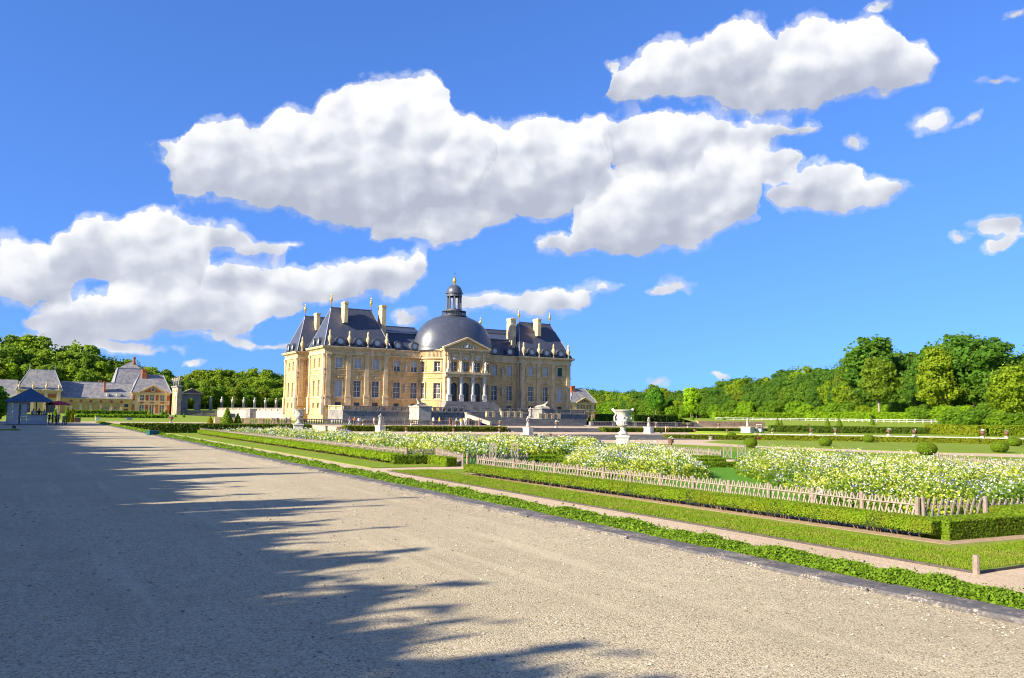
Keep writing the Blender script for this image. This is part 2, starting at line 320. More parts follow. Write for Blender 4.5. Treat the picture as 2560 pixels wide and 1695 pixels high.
def slate(name, a, b, rough=.42, spec=.5, course=.28, lich=(.3, .3, .3), lamt=0.):
    mt, k = new_mat(name); p = pos(k)
    s = k.node('ShaderNodeSeparateXYZ'); k.put(s.inputs[0], p)
    c = k.node('ShaderNodeCombineXYZ'); k.put(c.inputs[0], k.math('ADD', s.outputs[0], s.outputs[1])); k.put(c.inputs[1], s.outputs[2])
    br = k.node('ShaderNodeTexBrick'); k.put(br.inputs['Vector'], c.outputs[0])
    br.inputs['Scale'].default_value = 1; br.inputs['Brick Width'].default_value = course * .9; br.inputs['Row Height'].default_value = course
    br.inputs['Mortar Size'].default_value = .012; br.inputs['Bias'].default_value = 0
    br.inputs['Color1'].default_value = (*a, 1); br.inputs['Color2'].default_value = (*b, 1); br.inputs['Mortar'].default_value = (*[x * .55 for x in a], 1)
    st = k.noise(k.vmath('MULTIPLY', p, (1, 1, .12)), .8, 4, .6)
    col = k.mix(k.maprange(st, .5, .8, 0., .45), br.outputs[0], (*[min(1, x * 2.2) for x in a], 1))
    if lamt: col = k.mix(k.maprange(k.noise(p, .7, 6, .7), .42, .62, 0., lamt), col, (*lich, 1))
    rg = k.math('MULTIPLY_ADD', k.noise(p, 2.5, 4, .6), .28, rough - .14)
    finish(k, col, rg, spec, k.math('ADD', br.outputs[1], k.noise(p, 6, 3)), .18, .02); return mt
def leaf(name, a, b, tr=.35, use_obj=True, rough=.55, patch=None, pscale=.9):
    """foliage: tone from leaf to leaf (and from plant to plant by the object's colour), light shining through"""
    mt, k = new_mat(name)
    r = k.node('ShaderNodeNewGeometry').outputs['Random Per Island']
    col = k.mix(r, (*a, 1), (*b, 1))
    if patch:
        p = pos(k); col = k.mix(k.maprange(k.noise(p, pscale, 5, .7), .42, .68, 0., .75), col, (*patch, 1))
    if use_obj:
        oi = k.node('ShaderNodeObjectInfo')
        col = k.mix(1., col, oi.outputs['Color'], 'MULTIPLY')
    d = k.node('ShaderNodeBsdfPrincipled'); k.put(d.inputs['Base Color'], col); d.inputs['Roughness'].default_value = rough; d.inputs['Specular IOR Level'].default_value = .12
    t = k.node('ShaderNodeBsdfTranslucent'); k.put(t.inputs[0], k.mix(.5, col, (*[min(1, x * 1.6) for x in b], 1)))
    ms = k.node('ShaderNodeMixShader'); ms.inputs[0].default_value = tr
    k.put(ms.inputs[1], d.outputs[0]); k.put(ms.inputs[2], t.outputs[0])
    o = k.node('ShaderNodeOutputMaterial'); k.put(o.inputs[0], ms.outputs[0]); return mt
def gravel(name, a, b, c, scale=55, bstr=.9):
    """loose pebbles: a cell to each stone, with relief, drifts of paler and browner stones"""
    mt, k = new_mat(name); p = pos(k)
    v = k.node('ShaderNodeTexVoronoi'); k.put(v.inputs['Vector'], p); v.inputs['Scale'].default_value = scale
    v2 = k.node('ShaderNodeTexVoronoi'); k.put(v2.inputs['Vector'], p); v2.inputs['Scale'].default_value = scale * 2.3
    s = k.node('ShaderNodeSeparateColor'); k.put(s.inputs[0], v.outputs['Color'])
    col = k.ramp(s.outputs[0], [(0, tuple(x * .5 for x in c)), (.14, c), (.4, a), (.75, b), (1, tuple(min(1, x * 1.22) for x in b))])
    lo = k.noise(p, .35, 5, .65); col = k.mix(k.maprange(lo, .35, .75, 0., .45), col, (*c, 1))
    mid = k.noise(p, 3.2, 5, .7); col = k.mix(k.maprange(mid, .45, .75, 0., .35), col, (*[x * 1.1 for x in b], 1))
    tr = k.noise(k.vmath('MULTIPLY', p, (1.6, .09, 1)), 1., 4, .6); col = k.mix(k.maprange(tr, .5, .68, 0., .34), col, (*[x * .80 for x in a], 1))      # trodden lines along the walk
    tr2 = k.noise(k.vmath('MULTIPLY', p, (2.3, .16, 1)), 1., 3, .6); col = k.mix(k.maprange(tr2, .54, .7, 0., .34), col, (*[min(1, x * 1.2) for x in b], 1))
    h = k.math('ADD', k.math('MULTIPLY', v.outputs['Distance'], -1.), k.math('MULTIPLY', v2.outputs['Distance'], -.4))
    h = k.math('ADD', h, k.math('MULTIPLY', k.noise(p, 4, 4), 1.2))
    finish(k, col, .85, .25, h, bstr, .016); return mt
def turf(name, a, b, c, dry=.3, scale=1.0):
    mt, k = new_mat(name); p = pos(k)
    n = k.noise(p, .5 * scale, 6, .65); f = k.noise(p, 26, 4, .7); g = k.noise(k.vmath('MULTIPLY', p, (1, 1, 1)), 5, 5, .7)
    col = k.mix(k.maprange(f, .3, .7), (*a, 1), (*b, 1)); col = k.mix(k.maprange(n, .45, .72, 0., dry), col, (*c, 1))
    col = k.mix(k.maprange(g, .5, .75, 0., .4), col, (*[x * .6 for x in a], 1))
    finish(k, col, .9, .06, k.math('ADD', f, g), .8, .03); return mt
M = {}
M['gravel'] = gravel('pale_gravel', (.38, .325, .215), (.47, .405, .275), (.28, .228, .145), 75, .45)
M['pebble'] = leaf('loose_stone', (.16, .13, .10), (.50, .44, .34), .0, False, .8)
M['path'] = gravel('buff_gravel', (.45, .345, .22), (.54, .43, .30), (.36, .26, .165), 60, .3)
M['turf'] = turf('mown_grass', (.135, .20, .018), (.19, .27, .03), (.30, .27, .08), .5)
M['turf2'] = turf('lush_grass', (.07, .19, .015), (.10, .25, .025), (.16, .26, .04), .3)
M['far_turf'] = turf('far_grass', (.15, .22, .02), (.20, .28, .03), (.28, .28, .07), .5, .2)
M['soil'] = plain('bare_soil', (.40, .29, .185), (.28, .20, .12), 6)
def kerb_mat():
    """dark worn kerbstone with lichen and gravel trodden onto it"""
    mt, k = new_mat('kerb_stone'); p = pos(k)
    v = k.node('ShaderNodeTexVoronoi'); k.put(v.inputs['Vector'], p); v.inputs['Scale'].default_value = 70
    sc_ = k.node('ShaderNodeSeparateColor'); k.put(sc_.inputs[0], v.outputs['Color'])
    n = k.noise(p, 2.2, 6, .7); n2 = k.noise(p, 14, 5, .7)
    col = k.mix(k.maprange(n2, .35, .7), (.075, .072, .078, 1), (.135, .128, .128, 1))
    pebble = k.math('MULTIPLY', k.math('GREATER_THAN', sc_.outputs[0], .62), k.maprange(n, .46, .62))
    col = k.mix(pebble, col, (.36, .30, .235, 1)); col = k.mix(k.maprange(n2, .62, .74, 0., .6), col, (.28, .27, .25, 1))
    finish(k, col, .85, .25, k.math('ADD', n2, k.math('MULTIPLY', n, .8)), .6, .02); return mt
M['kerb'] = kerb_mat()
M['facade'] = stone('honey_limestone', (.58, .40, .18), (.52, .33, .13), (.20, .15, .10), .95, .42, .5)
M['facade_pale'] = stone('pale_limestone', (.60, .455, .26), (.53, .385, .205), (.20, .17, .125), .85, .5, .6)
M['old'] = stone('weathered_stone', (.24, .225, .20), (.17, .16, .145), (.05, .055, .065), .85, .5, .6)
M['mid_stone'] = stone('grey_cream_stone', (.42, .37, .29), (.34, .30, .235), (.14, .13, .12), .7, .5, .6)
M['white_stone'] = plain('white_carved_stone', (.62, .58, .51), (.42, .40, .36), 2.2, .75, .3, .3, .03)
M['statue'] = plain('lichened_statue_stone', (.55, .49, .39), (.27, .25, .22), 4., .8, .2, .3, .03)
M['urn_stone'] = plain('carved_finial_stone', (.55, .44, .26), (.34, .27, .16), 2.5, .8, .2, .3, .05)
M['slate'] = slate('blue_slate', (.045, .052, .078), (.062, .07, .10))
M['dome'] = slate('dome_slate', (.048, .055, .08), (.064, .072, .10), .36, .7)
M['old_slate'] = slate('grey_lichened_slate', (.15, .15, .17), (.21, .21, .23), .6, .4, .3, (.34, .31, .26), .55)
M['lead'] = plain('lead_flashing', (.34, .36, .40), (.24, .25, .29), 2, .45, .5, .1)
M['lead_dark'] = plain('dark_lead', (.06, .065, .08), (.09, .095, .11), 2, .4, .5, .1)
M['gold'] = plain('gilding', (.80, .52, .12), (.62, .36, .07), 5, .3, .6, .1, .02, .75)
M['frame'] = plain('white_window_paint', (.66, .62, .54), (.52, .49, .43), 5, .6)
M['blind'] = plain('pale_blind', (.50, .54, .58), (.40, .45, .51), 1.5, .7)
M['green_shutter'] = plain('green_shutter', (.012, .085, .075), (.01, .06, .055), 3, .5)
M['dark_wood'] = plain('dark_door_wood', (.11, .085, .06), (.06, .05, .04), 4, .6)
M['brick'] = stone('red_brick', (.36, .115, .055), (.30, .09, .045), (.18, .09, .06), .3, .09, .9)
M['plaster'] = plain('ochre_render', (.55, .40, .15), (.47, .32, .11), 1.2, .85)
M['wood'] = plain('weathered_fence_wood', (.34, .28, .23), (.22, .185, .155), 14, .8, .2, .4, .01)
M['wood_post'] = plain('fence_post_wood', (.30, .235, .19), (.19, .155, .13), 9, .85, .2, .4, .01)
M['steel'] = plain('rusty_edging', (.09, .075, .07), (.05, .045, .045), 8, .7)
M['water'] = plain('moat_water', (.02, .028, .03), (.03, .04, .035), .3, .15, .5, .05)
M['kiosk'] = plain('blue_grey_cladding', (.34, .37, .42), (.29, .32, .37), 2, .7)
M['kiosk_roof'] = plain('blue_sheet_roof', (.035, .085, .16), (.03, .07, .13), 1.5, .35, .5, .1)
M['door_grey'] = plain('pale_grey_door', (.40, .42, .44), (.34, .36, .39), 3, .6)
M['red_cloth'] = plain('red_canvas', (.42, .03, .05), (.32, .02, .04), 3, .8)
M['terracotta'] = plain('aged_terracotta', (.22, .10, .07), (.13, .07, .055), 6, .8)
M['white_paint'] = plain('white_rail_paint', (.62, .60, .54), (.48, .46, .41), 4, .7)
M['black'] = plain('black_metal', (.025, .025, .03), (.04, .04, .045), 5, .5)
M['teal'] = plain('teal_plastic', (.01, .11, .11), (.008, .085, .09), 4, .5)
M['orange'] = plain('orange_fabric', (.75, .22, .03), (.6, .17, .02), 4, .8)
M['bark'] = plain('tree_bark', (.19, .155, .12), (.09, .075, .06), 1.5, .9, .2, .6, .06, world=False)
M['pale_bark'] = plain('pale_bark', (.34, .28, .22), (.20, .165, .13), 1.5, .9, .2, .6, .06, world=False)
M['leaf'] = leaf('tree_leaves', (.09, .165, .014), (.205, .30, .03), .48)
M['hedge'] = leaf('clipped_leaves', (.10, .18, .010), (.21, .30, .022), .38, patch=(.17, .19, .02), pscale=1.6)
M['box'] = leaf('box_leaves', (.09, .17, .012), (.19, .30, .025), .4)
M['stem'] = plain('bare_stems', (.30, .21, .12), (.19, .13, .08), 12, .9)
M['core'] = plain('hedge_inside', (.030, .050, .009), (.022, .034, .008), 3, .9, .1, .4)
M['flower_leaf'] = leaf('flower_foliage', (.07, .16, .012), (.19, .29, .03), .4, False)
M['flower_lime'] = leaf('lime_foliage', (.26, .345, .028), (.46, .49, .055), .35, False)
M['bloom_white'] = leaf('white_blossom', (.66, .68, .60), (.82, .82, .76), .25, False)
M['bloom_cream'] = leaf('cream_blossom', (.70, .66, .24), (.82, .80, .42), .25, False)
M['bloom_lilac'] = leaf('lilac_blossom', (.30, .28, .48), (.48, .46, .62), .2, False)
M['bloom_violet'] = leaf('violet_blossom', (.09, .06, .42), (.16, .12, .55), .2, False)
M['grass_blade'] = leaf('grass_blades', (.11, .195, .008), (.22, .31, .02), .3, False, patch=(.26, .25, .05), pscale=1.3)
def glass_mat():
    mt, k = new_mat('window_glass'); p = pos(k)
    n = k.noise(p, .9, 2); c = k.mix(k.maprange(n, .35, .65), (.030, .034, .04, 1), (.075, .08, .085, 1))
    finish(k, c, .12, .5, k.noise(p, 1.1, 2), .05, .02); return mt
M['glass'] = glass_mat()

# ---------------------------------------------------------------- places: a point of the photograph on level z -> metres
CO = Vector((0, 0, 1.65))
def ray(px, py): return fw + cr * ((px - 1280) / 2100) - cu * ((py - 847.5) / 2100)
def gp(px, py, z=0.):
    d = ray(px, py); p = CO + d * ((z - CO.z) / d.z); return p.x, p.y
def gy(px, py, Y):
    d = ray(px, py); p = CO + d * (Y / d.y); return p.x, p.z
def ppm(x, y): return 2100 / ((Vector((x, y, 0)) - CO).dot(fw) + 1e-6)      # picture points per metre there
ZP = -1.0
# ---------------------------------------------------------------- the ground
def struct(name, mb, mt): return put(name, mb, mt, kind='structure')
struct('ground', MB().poly([(-3500, -900), (3500, -900), (3500, 4500), (-3500, 4500)], -1.6), M['far_turf'])
struct('gravel_walk', MB().prism([(-13, -30), (7.15, -30), (7.15, 118), (-13, 118)], -1.5, 0), M['gravel'])
struct('verge', MB().prism([(-320, -60), (-13.0, -60), (-13.0, 322), (-320, 322)], -1.5, .02), M['turf'])
struct('parterre_path', MB().poly([(8.5, -60), (150, -60), (150, 110), (8.5, 110)], ZP), M['path'])
struct('bank', MB().quad((7.55, -30, -.03), (8.02, -30, -.06), (8.02, 118, -.06), (7.55, 118, -.03)).quad((8.02, -30, -.06), (8.6, -30, ZP), (8.6, 118, ZP), (8.02, 118, -.06)), M['soil'])
# lawns of the parterre, lifted a little above the gravel behind a thin metal edging
lawn_s = [(14.55, 8.9), (22, 9.2), (48, 10.2), (75, 16.5), (64.4, 35.3), (61.3, 41), (58.7, 47), (56.5, 53.8), (54.8, 62.3), (52.7, 65.7), (47, 69), (24, 69), (19.3, 38.2), (19.3, 36.4), (14.55, 36.4)]
lawn_n = [(14.55, 38.5), (19.25, 38.5), (23.9, 69.05), (46.5, 69.05), (42, 78), (30, 80), (29, 104), (14.2, 104)]
struct('lawn', MB().prism(lawn_s, ZP - .01, ZP + .03), M['turf'])
struct('lawn', MB().prism(lawn_n, ZP - .01, ZP + .03), M['turf'])
lawn_e = [(63, 68), (60.5, 57.6), (63.4, 50.8), (66, 44), (71.6, 39.3), (83, 22), (130, 30), (103, 55.2), (91, 65.8), (80.6, 75.4), (70, 73)]
struct('lawn', MB().prism(lawn_e, ZP - .01, ZP + .03), M['turf'])
inner = [(20.6, 14.4), (44, 17), (50, 33), (47, 60), (24.4, 60), (20.3, 37)]
struct('lawn', MB().prism(inner, ZP, ZP + .05), M['turf2'])
e = put('lawn_edging', MB().box(14.53, 8.86, ZP - .05, 14.55, 36.4, ZP + .045).box(14.53, 8.86, ZP - .05, 22, 8.885, ZP + .045), M['steel'])
tag(e, 'thin dark metal edging along the near lawn beside the buff gravel path', 'edging')
tag(put('edge_post', MB().lathe([(.055, -.05), (.06, .02), (.058, .30), (.045, .325), (0, .33)], (*gp(2441, 1435, ZP), ZP), 8), M['wood_post']), 'short round wooden post at the corner of the near lawn', 'post')
tag(put('edge_post', MB().lathe([(.055, -.05), (.06, .02), (.058, .36), (.045, .38), (0, .385)], (*gp(355, 1078, ZP + .3), ZP), 8), M['wood_post']), 'short wooden post at the far left end of the parterre lawn', 'post')
# bare soil under the low hedges
struct('soil_strip', MB().prism([(16.5, 33.4), (17.15, 11.2), (17.25, 11.05), (27.5, 10.2), (27.5, 11.6), (18.3, 12.6), (17.8, 33.6)], ZP + .02, ZP + .036), M['soil'])
# upper walks
struct('cross_walk', MB().prism([(31, 80.5), (84, 80.5), (84, 91.5), (31, 91.5)], -1.5, -.5), M['path'])
struct('terrace_walk', MB().prism([(7.15, 104), (31, 104), (31, 93.5), (190, 93.5), (190, 122), (7.15, 122)], -1.55, 0), M['path'])
struct('terrace_walk', MB().prism([(-13, 118), (7.15, 118), (7.15, 122), (-13, 122)], -1.55, .0), M['gravel'])
struct('west_lawn', MB().prism([(-320, 322.1), (-320, 322), (-13, 322), (-13, 122), (44, 122), (44, 322.1)], -1.55, .01), M['far_turf'])
struct('moat_water', MB().poly([(44, 122), (170, 122), (170, 322), (44, 322)], -1.45), M['water'])
struct('north_ground', MB().prism([(-900, 322), (1400, 322), (1400, 2600), (-900, 2600)], -1.55, .25), M['far_turf'])
struct('north_slope', MB().quad((44, 322.1, .3), (260, 322.1, .3), (260, 333, 1.7), (44, 333, 1.7)).quad((44, 333, 1.7), (260, 333, 1.7), (260, 420, 2.2), (44, 420, 2.2)), M['far_turf'])
# east side: ivy-clad wall line, terrace and bank up to the wood
east = [(76.0, 84.6), (79.8, 75.9), (90, 66.35), (101.8, 55.8), (128, 33)]
ter = east + [(400, -60), (400, 140), (190, 122), (190, 93.5), (84, 93.5), (84, 84.6)]
struct('east_terrace', MB().prism(ter, -1.5, -.32), M['far_turf'])
struct('east_bank', MB().quad((118, 125, -.1), (160, 60, -.1), (176, 72, 1.1), (130, 146, 1.1)).quad((130, 146, 1.1), (176, 72, 1.1), (420, 120, 1.6), (420, 480, 1.6)).quad((160, 60, -.1), (200, -40, -.1), (260, -20, 1.1), (176, 72, 1.1)).quad((176, 72, 1.1), (260, -20, 1.1), (420, 0, 1.6), (420, 120, 1.6)), M['far_turf'])
struct('east_field', MB().poly([(118, 125), (130, 146), (420, 480), (420, 600), (170, 600), (170, 122)], .05), M['far_turf'])
# flights of steps: each tread a slab of its own
def flight(name, x0, x1, y0, y1, z0, z1, n, mt):
    root = link(name, None, None, ((x0 + x1) / 2, y0, z0)); root['kind'] = 'structure'; WL[root] = tuple(root.location)
    dy, dz = (y1 - y0) / n, (z1 - z0) / n
    for i in range(n):
        put('step', MB().box(x0, y0 + i * dy, z0 - .2, x1, y1 + .02 + i * .002, z0 + (i + 1) * dz - .015).box(x0 - .03, y0 + i * dy - .04, z0 + (i + 1) * dz - .06, x1 + .03, y0 + (i + 1) * dy + .06, z0 + (i + 1) * dz), mt, root)
    return root
flight('parterre_steps', 52.9, 71, 76.4, 80.5, ZP, -.5, 8, M['old'])
flight('hedge_terrace_steps', 53.2, 67, 91.5, 93.5, -.5, 0, 6, M['old'])
flight('moat_steps', 59.2, 76, 108, 115, 0, 1.05, 9, M['old'])
struct('moat_landing', MB().box(59.2, 115, -1.5, 78, 117.5, 1.04), M['old'])
flight('platform_steps', 93.5, 103, 177.5, 184, -.2, 2.2, 9, M['old'])
# ---------------------------------------------------------------- kerb of the gravel walk, stone by stone
kr = link('stone_kerb', None, None, (7.35, 1, 0)); kr['kind'] = 'structure'; WL[kr] = (7.35, 1, 0)
def slab(L, w, h, ch, jit):
    mb = MB(); r = random.Random(jit)
    a = [(-w / 2 + r.uniform(-.012, .012), 0), (w / 2 + r.uniform(-.012, .012), 0), (w / 2 + r.uniform(-.012, .012), L), (-w / 2 + r.uniform(-.012, .012), L)]
    n = len(mb.v); mb.v += [(x, y, -h) for x, y in a] + [(x, y, -ch) for x, y in a] + [(x * (1 - 2 * ch / w), ch + (L - 2 * ch) * (y / L), r.uniform(-.006, .006)) for x, y in a]
    for j in (0, 4):
        for i in range(4): mb.f.append((j + i, j + (i + 1) % 4, j + 4 + (i + 1) % 4, j + 4 + i))
    mb.f.append((8, 9, 10, 11)); me = mb.mesh('kerb_stone'); me.materials.append(M['kerb']); return me
slabs = [slab(L, .40, .12, .02, j) for j, L in enumerate((1.15, 1.4, 1.62, 1.9, 2.2))]; slab_len = (1.15, 1.4, 1.62, 1.9, 2.2)
y = 1.0
while y < 100:
    i = random.randrange(5)
    shared('kerb_stone', slabs[i], kr, (7.35 + random.uniform(-.012, .012), y, .035 + random.uniform(-.008, .008)))
    y += slab_len[i] + .018
# ---------------------------------------------------------------- clipped greenery
def leaves_on_box(L, w, h, size, dens, rg, gaps=0.):
    """leaf centres and normals over the long sides, ends and top of a box along +y"""
    A = [(h * L, 0), (h * L, 1), (w * L, 2), (h * w, 3), (h * w, 4)]; C = []; Nn = []
    for area, s in A:
        n = int(area * dens) + 1; t, v = rg.random(n) * L, rg.random(n) * h; u = rg.random(n) * w - w / 2
        if s < 2:
            sg = -1 if s == 0 else 1
            if gaps: keep = v > gaps * h * rg.random(n); t, v = t[keep], v[keep]
            c = np.stack([np.full(len(t), sg * w / 2), t, v], 1); nn = np.tile([sg, 0, .25], (len(t), 1))
        elif s == 2: c = np.stack([u, t, np.full(n, h)], 1); nn = np.tile([0, 0, 1.], (n, 1))
        else:
            yy = 0 if s == 3 else L; c = np.stack([u, np.full(n, yy), v], 1); nn = np.tile([0, -1. if s == 3 else 1., .2], (n, 1))
        C.append(c); Nn.append(nn)
    C = np.concatenate(C); Nn = unit(np.concatenate(Nn) + rg.normal(size=(len(C), 3)) * .55)
    bumpy = np.sin(C[:, 1] * 2.1) * .35 + np.sin(C[:, 1] * 5.3 + 1) * .25 + rg.normal(size=len(C)) * .8
    C = C + Nn * (bumpy * size * .35)[:, None]
    return C, Nn
def hedge(name, label, p0, p1, w, h, z, size=.05, dens=900, group=None, color=(1, 1, 1), stems=False, cat='hedge', mt='hedge'):
    (x0, y0), (x1, y1) = p0, p1; L = math.hypot(x1 - x0, y1 - y0); ang = math.atan2(-(x1 - x0), y1 - y0)
    rg = np.random.default_rng(int(abs(x0 * 131 + y0 * 17 + L * 7)) + 3)
    root = thing(name, label, cat, (x0, y0, z), ang, group)
    lo = .3 * h if stems else 0
    mb = MB(); n = max(2, int(L / .4)); wv = w / 2 - size * .45
    for i in range(n):
        a, b = L * i / n, L * (i + 1) / n
        k = 1 + .06 * math.sin(i * 1.7) ; mb.box(-wv * k, a + (.02 if i == 0 else 0), lo, wv * k, b - (.02 if i == n - 1 else 0), h * (1 + .025 * math.sin(i * 2.3)) - size * .4)
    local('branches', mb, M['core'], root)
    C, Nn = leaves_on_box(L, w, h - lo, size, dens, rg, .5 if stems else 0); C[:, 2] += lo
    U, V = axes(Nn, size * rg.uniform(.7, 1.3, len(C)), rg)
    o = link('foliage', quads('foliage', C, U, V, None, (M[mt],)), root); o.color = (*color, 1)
    if stems:
        sb = MB(); k = int(L * 26)
        for i in range(k):
            yy = rg.uniform(0, L); s = -1 if rg.random() < .7 else 1; x = s * (wv + rg.uniform(-.06, .01))
            sb.tube([(x * .75, yy, 0), (x * .9 + rg.normal() * .01, yy + rg.normal() * .03, lo * .7), (x, yy + rg.normal() * .05, lo * 1.7)], [.011, .009, .005], 4)
        local('stems', sb, M['stem'], root, kind='stuff')
    return root
def topiary(name, label, loc, prof, size, n, color, group, cat='topiary'):
    """a clipped shrub turned from a profile [(radius, height)...]"""
    rg = np.random.default_rng(int(abs(loc[0] * 37 + loc[1] * 11)))
    root = thing(name, label, cat, loc, rg.uniform(0, 6), group)
    local('branches', MB().lathe([(max(r - size * .4, 0), z) for r, z in prof], seg=14), M['core'], root, True)
    seg = [(prof[i], prof[i + 1]) for i in range(len(prof) - 1)]
    ar = np.array([(a[0] + b[0]) * math.hypot(a[0] - b[0], a[1] - b[1]) + 1e-5 for a, b in seg]); pick = rg.choice(len(seg), n, p=ar / ar.sum())
    t = rg.random(n); P = np.array(prof); A, B = P[pick], P[pick + 1]
    r = A[:, 0] + (B[:, 0] - A[:, 0]) * t; z = A[:, 1] + (B[:, 1] - A[:, 1]) * t; th = rg.random(n) * 2 * math.pi
    dr, dz = B[:, 0] - A[:, 0], B[:, 1] - A[:, 1]; nn = np.stack([dz * np.cos(th), dz * np.sin(th), -dr], 1)
    C = np.stack([r * np.cos(th), r * np.sin(th), z], 1); Nn = unit(unit(nn) + rg.normal(size=(n, 3)) * .5)
    C += Nn * rg.normal(size=(n, 1)) * size * .25; U, V = axes(Nn, size * rg.uniform(.7, 1.3, n), rg)
    o = link('foliage', quads('foliage', C, U, V, None, (M['hedge'],)), root); o.color = (*color, 1); return root
# low box edging on top of the bank, ragged with new shoots
def box_border():
    rg = np.random.default_rng(5); C = []; Nn = []; S = []
    root = thing('box_border', 'long low ragged box border running along the dark stone kerb', 'hedge', (7.8, 2, -.05))
    for a, b, d, sz in ((2, 9, 6500, .020), (9, 18, 3600, .026), (18, 34, 1500, .04), (34, 62, 560, .068), (62, 112, 240, .11)):
        n = int((b - a) * d); y = rg.uniform(a, b, n); u = np.clip(rg.normal(size=n) * .17, -.27, .3)
        hh = .145 + .012 * np.sin(y * 1.3) + .02 * np.sin(y * 3.7 + 2 + np.sin(y * .7)) + .02 * np.sin(y * 9.1 + 2 * np.sin(y * 2.3))
        top = hh * np.sqrt(np.maximum(0, 1 - (u / .34) ** 2)); z = top * rg.random(n) ** .45
        shoot = rg.random(n) < .03; z[shoot] += rg.random(shoot.sum()) * .06
        C.append(np.stack([u, y - 2, z + .02], 1)); Nn.append(np.stack([u * 1.5, np.zeros(n), np.full(n, .9)], 1)); S.append(np.full(n, sz))
    C, Nn, S = np.concatenate(C), np.concatenate(Nn), np.concatenate(S)
    Nn = unit(Nn + rg.normal(size=C.shape) * .7); U, V = axes(Nn, S * rg.uniform(.6, 1.25, len(C)), rg, 1.5)
    o = link('foliage', quads('foliage', C, U, V, None, (M['box'],)), root); o['kind'] = 'stuff'; o.color = (1.15, 1.15, 1, 1)
    local('branches', MB().box(-.22, 0, -.06, .22, 110, .07), M['core'], root)
box_border()

# ---------------------------------------------------------------- building kit
def straight(x0, y0, ux, uy):
    """face running from (x0,y0) along (ux,uy); depth goes inward (to the left of the run)"""
    nx, ny = uy, -ux                                             # outward normal
    return lambda u, d: (x0 + ux * u - nx * d, y0 + uy * u - ny * d)
def face(parent, P, length, z0, z1, ops, mt, depth=.35, sub=None, name='wall', frames=True, cuts=()):
    """a wall with real openings; ops = [(centre, width, z bottom, z top, kind, arched)]. Returns nothing; adds wall and windows"""
    mb = MB()
    us = sorted(set([0, length] + [round(c - w / 2, 4) for c, w, *_ in ops] + [round(c + w / 2, 4) for c, w, *_ in ops] + ([length * i / sub for i in range(sub + 1)] if sub else [])))
    zs = sorted(set([z0, z1] + [o[2] for o in ops] + [o[3] for o in ops]))
    pt = lambda u, d, z: (*P(u, d), z)
    for i in range(len(us) - 1):
        for j in range(len(zs) - 1):
            um, zm = (us[i] + us[i + 1]) / 2, (zs[j] + zs[j + 1]) / 2
            if any(abs(um - o[0]) < o[1] / 2 and o[2] < zm < o[3] for o in ops): continue
            mb.quad(pt(us[i], 0, zs[j]), pt(us[i + 1], 0, zs[j]), pt(us[i + 1], 0, zs[j + 1]), pt(us[i], 0, zs[j + 1]))
    for c, w, zb, zt, kind, arch in ops:
        a, b = c - w / 2, c + w / 2
        if arch:
            r = w / 2; zc = zt - r; arc = [(c - r * math.cos(math.pi * t / 10), zc + r * math.sin(math.pi * t / 10)) for t in range(11)]
            for t in range(10):
                (u1, q1), (u2, q2) = arc[t], arc[t + 1]
                mb.quad(pt(u1, 0, q1), pt(u2, 0, q2), pt(u2, 0, zt), pt(u1, 0, zt)); mb.quad(pt(u1, 0, q1), pt(u1, depth, q1), pt(u2, depth, q2), pt(u2, 0, q2))
            top = zc
        else: top = zt; mb.quad(pt(a, 0, zt), pt(b, 0, zt), pt(b, depth, zt), pt(a, depth, zt))
        mb.quad(pt(a, 0, zb), pt(a, 0, top), pt(a, depth, top), pt(a, depth, zb)); mb.quad(pt(b, 0, zb), pt(b, depth, zb), pt(b, depth, top), pt(b, 0, top))
        mb.quad(pt(a, 0, zb), pt(a, depth, zb), pt(b, depth, zb), pt(b, 0, zb))
    put(name, mb, mt, parent)
    for c, w, zb, zt, kind, arch in ops:
        if kind is None: continue
        (ax, ay), (bx, by) = P(c - w / 2, depth - .05), P(c + w / 2, depth - .05)
        window(parent, ax, ay, bx, by, zb, zt, kind)
WIN = {}
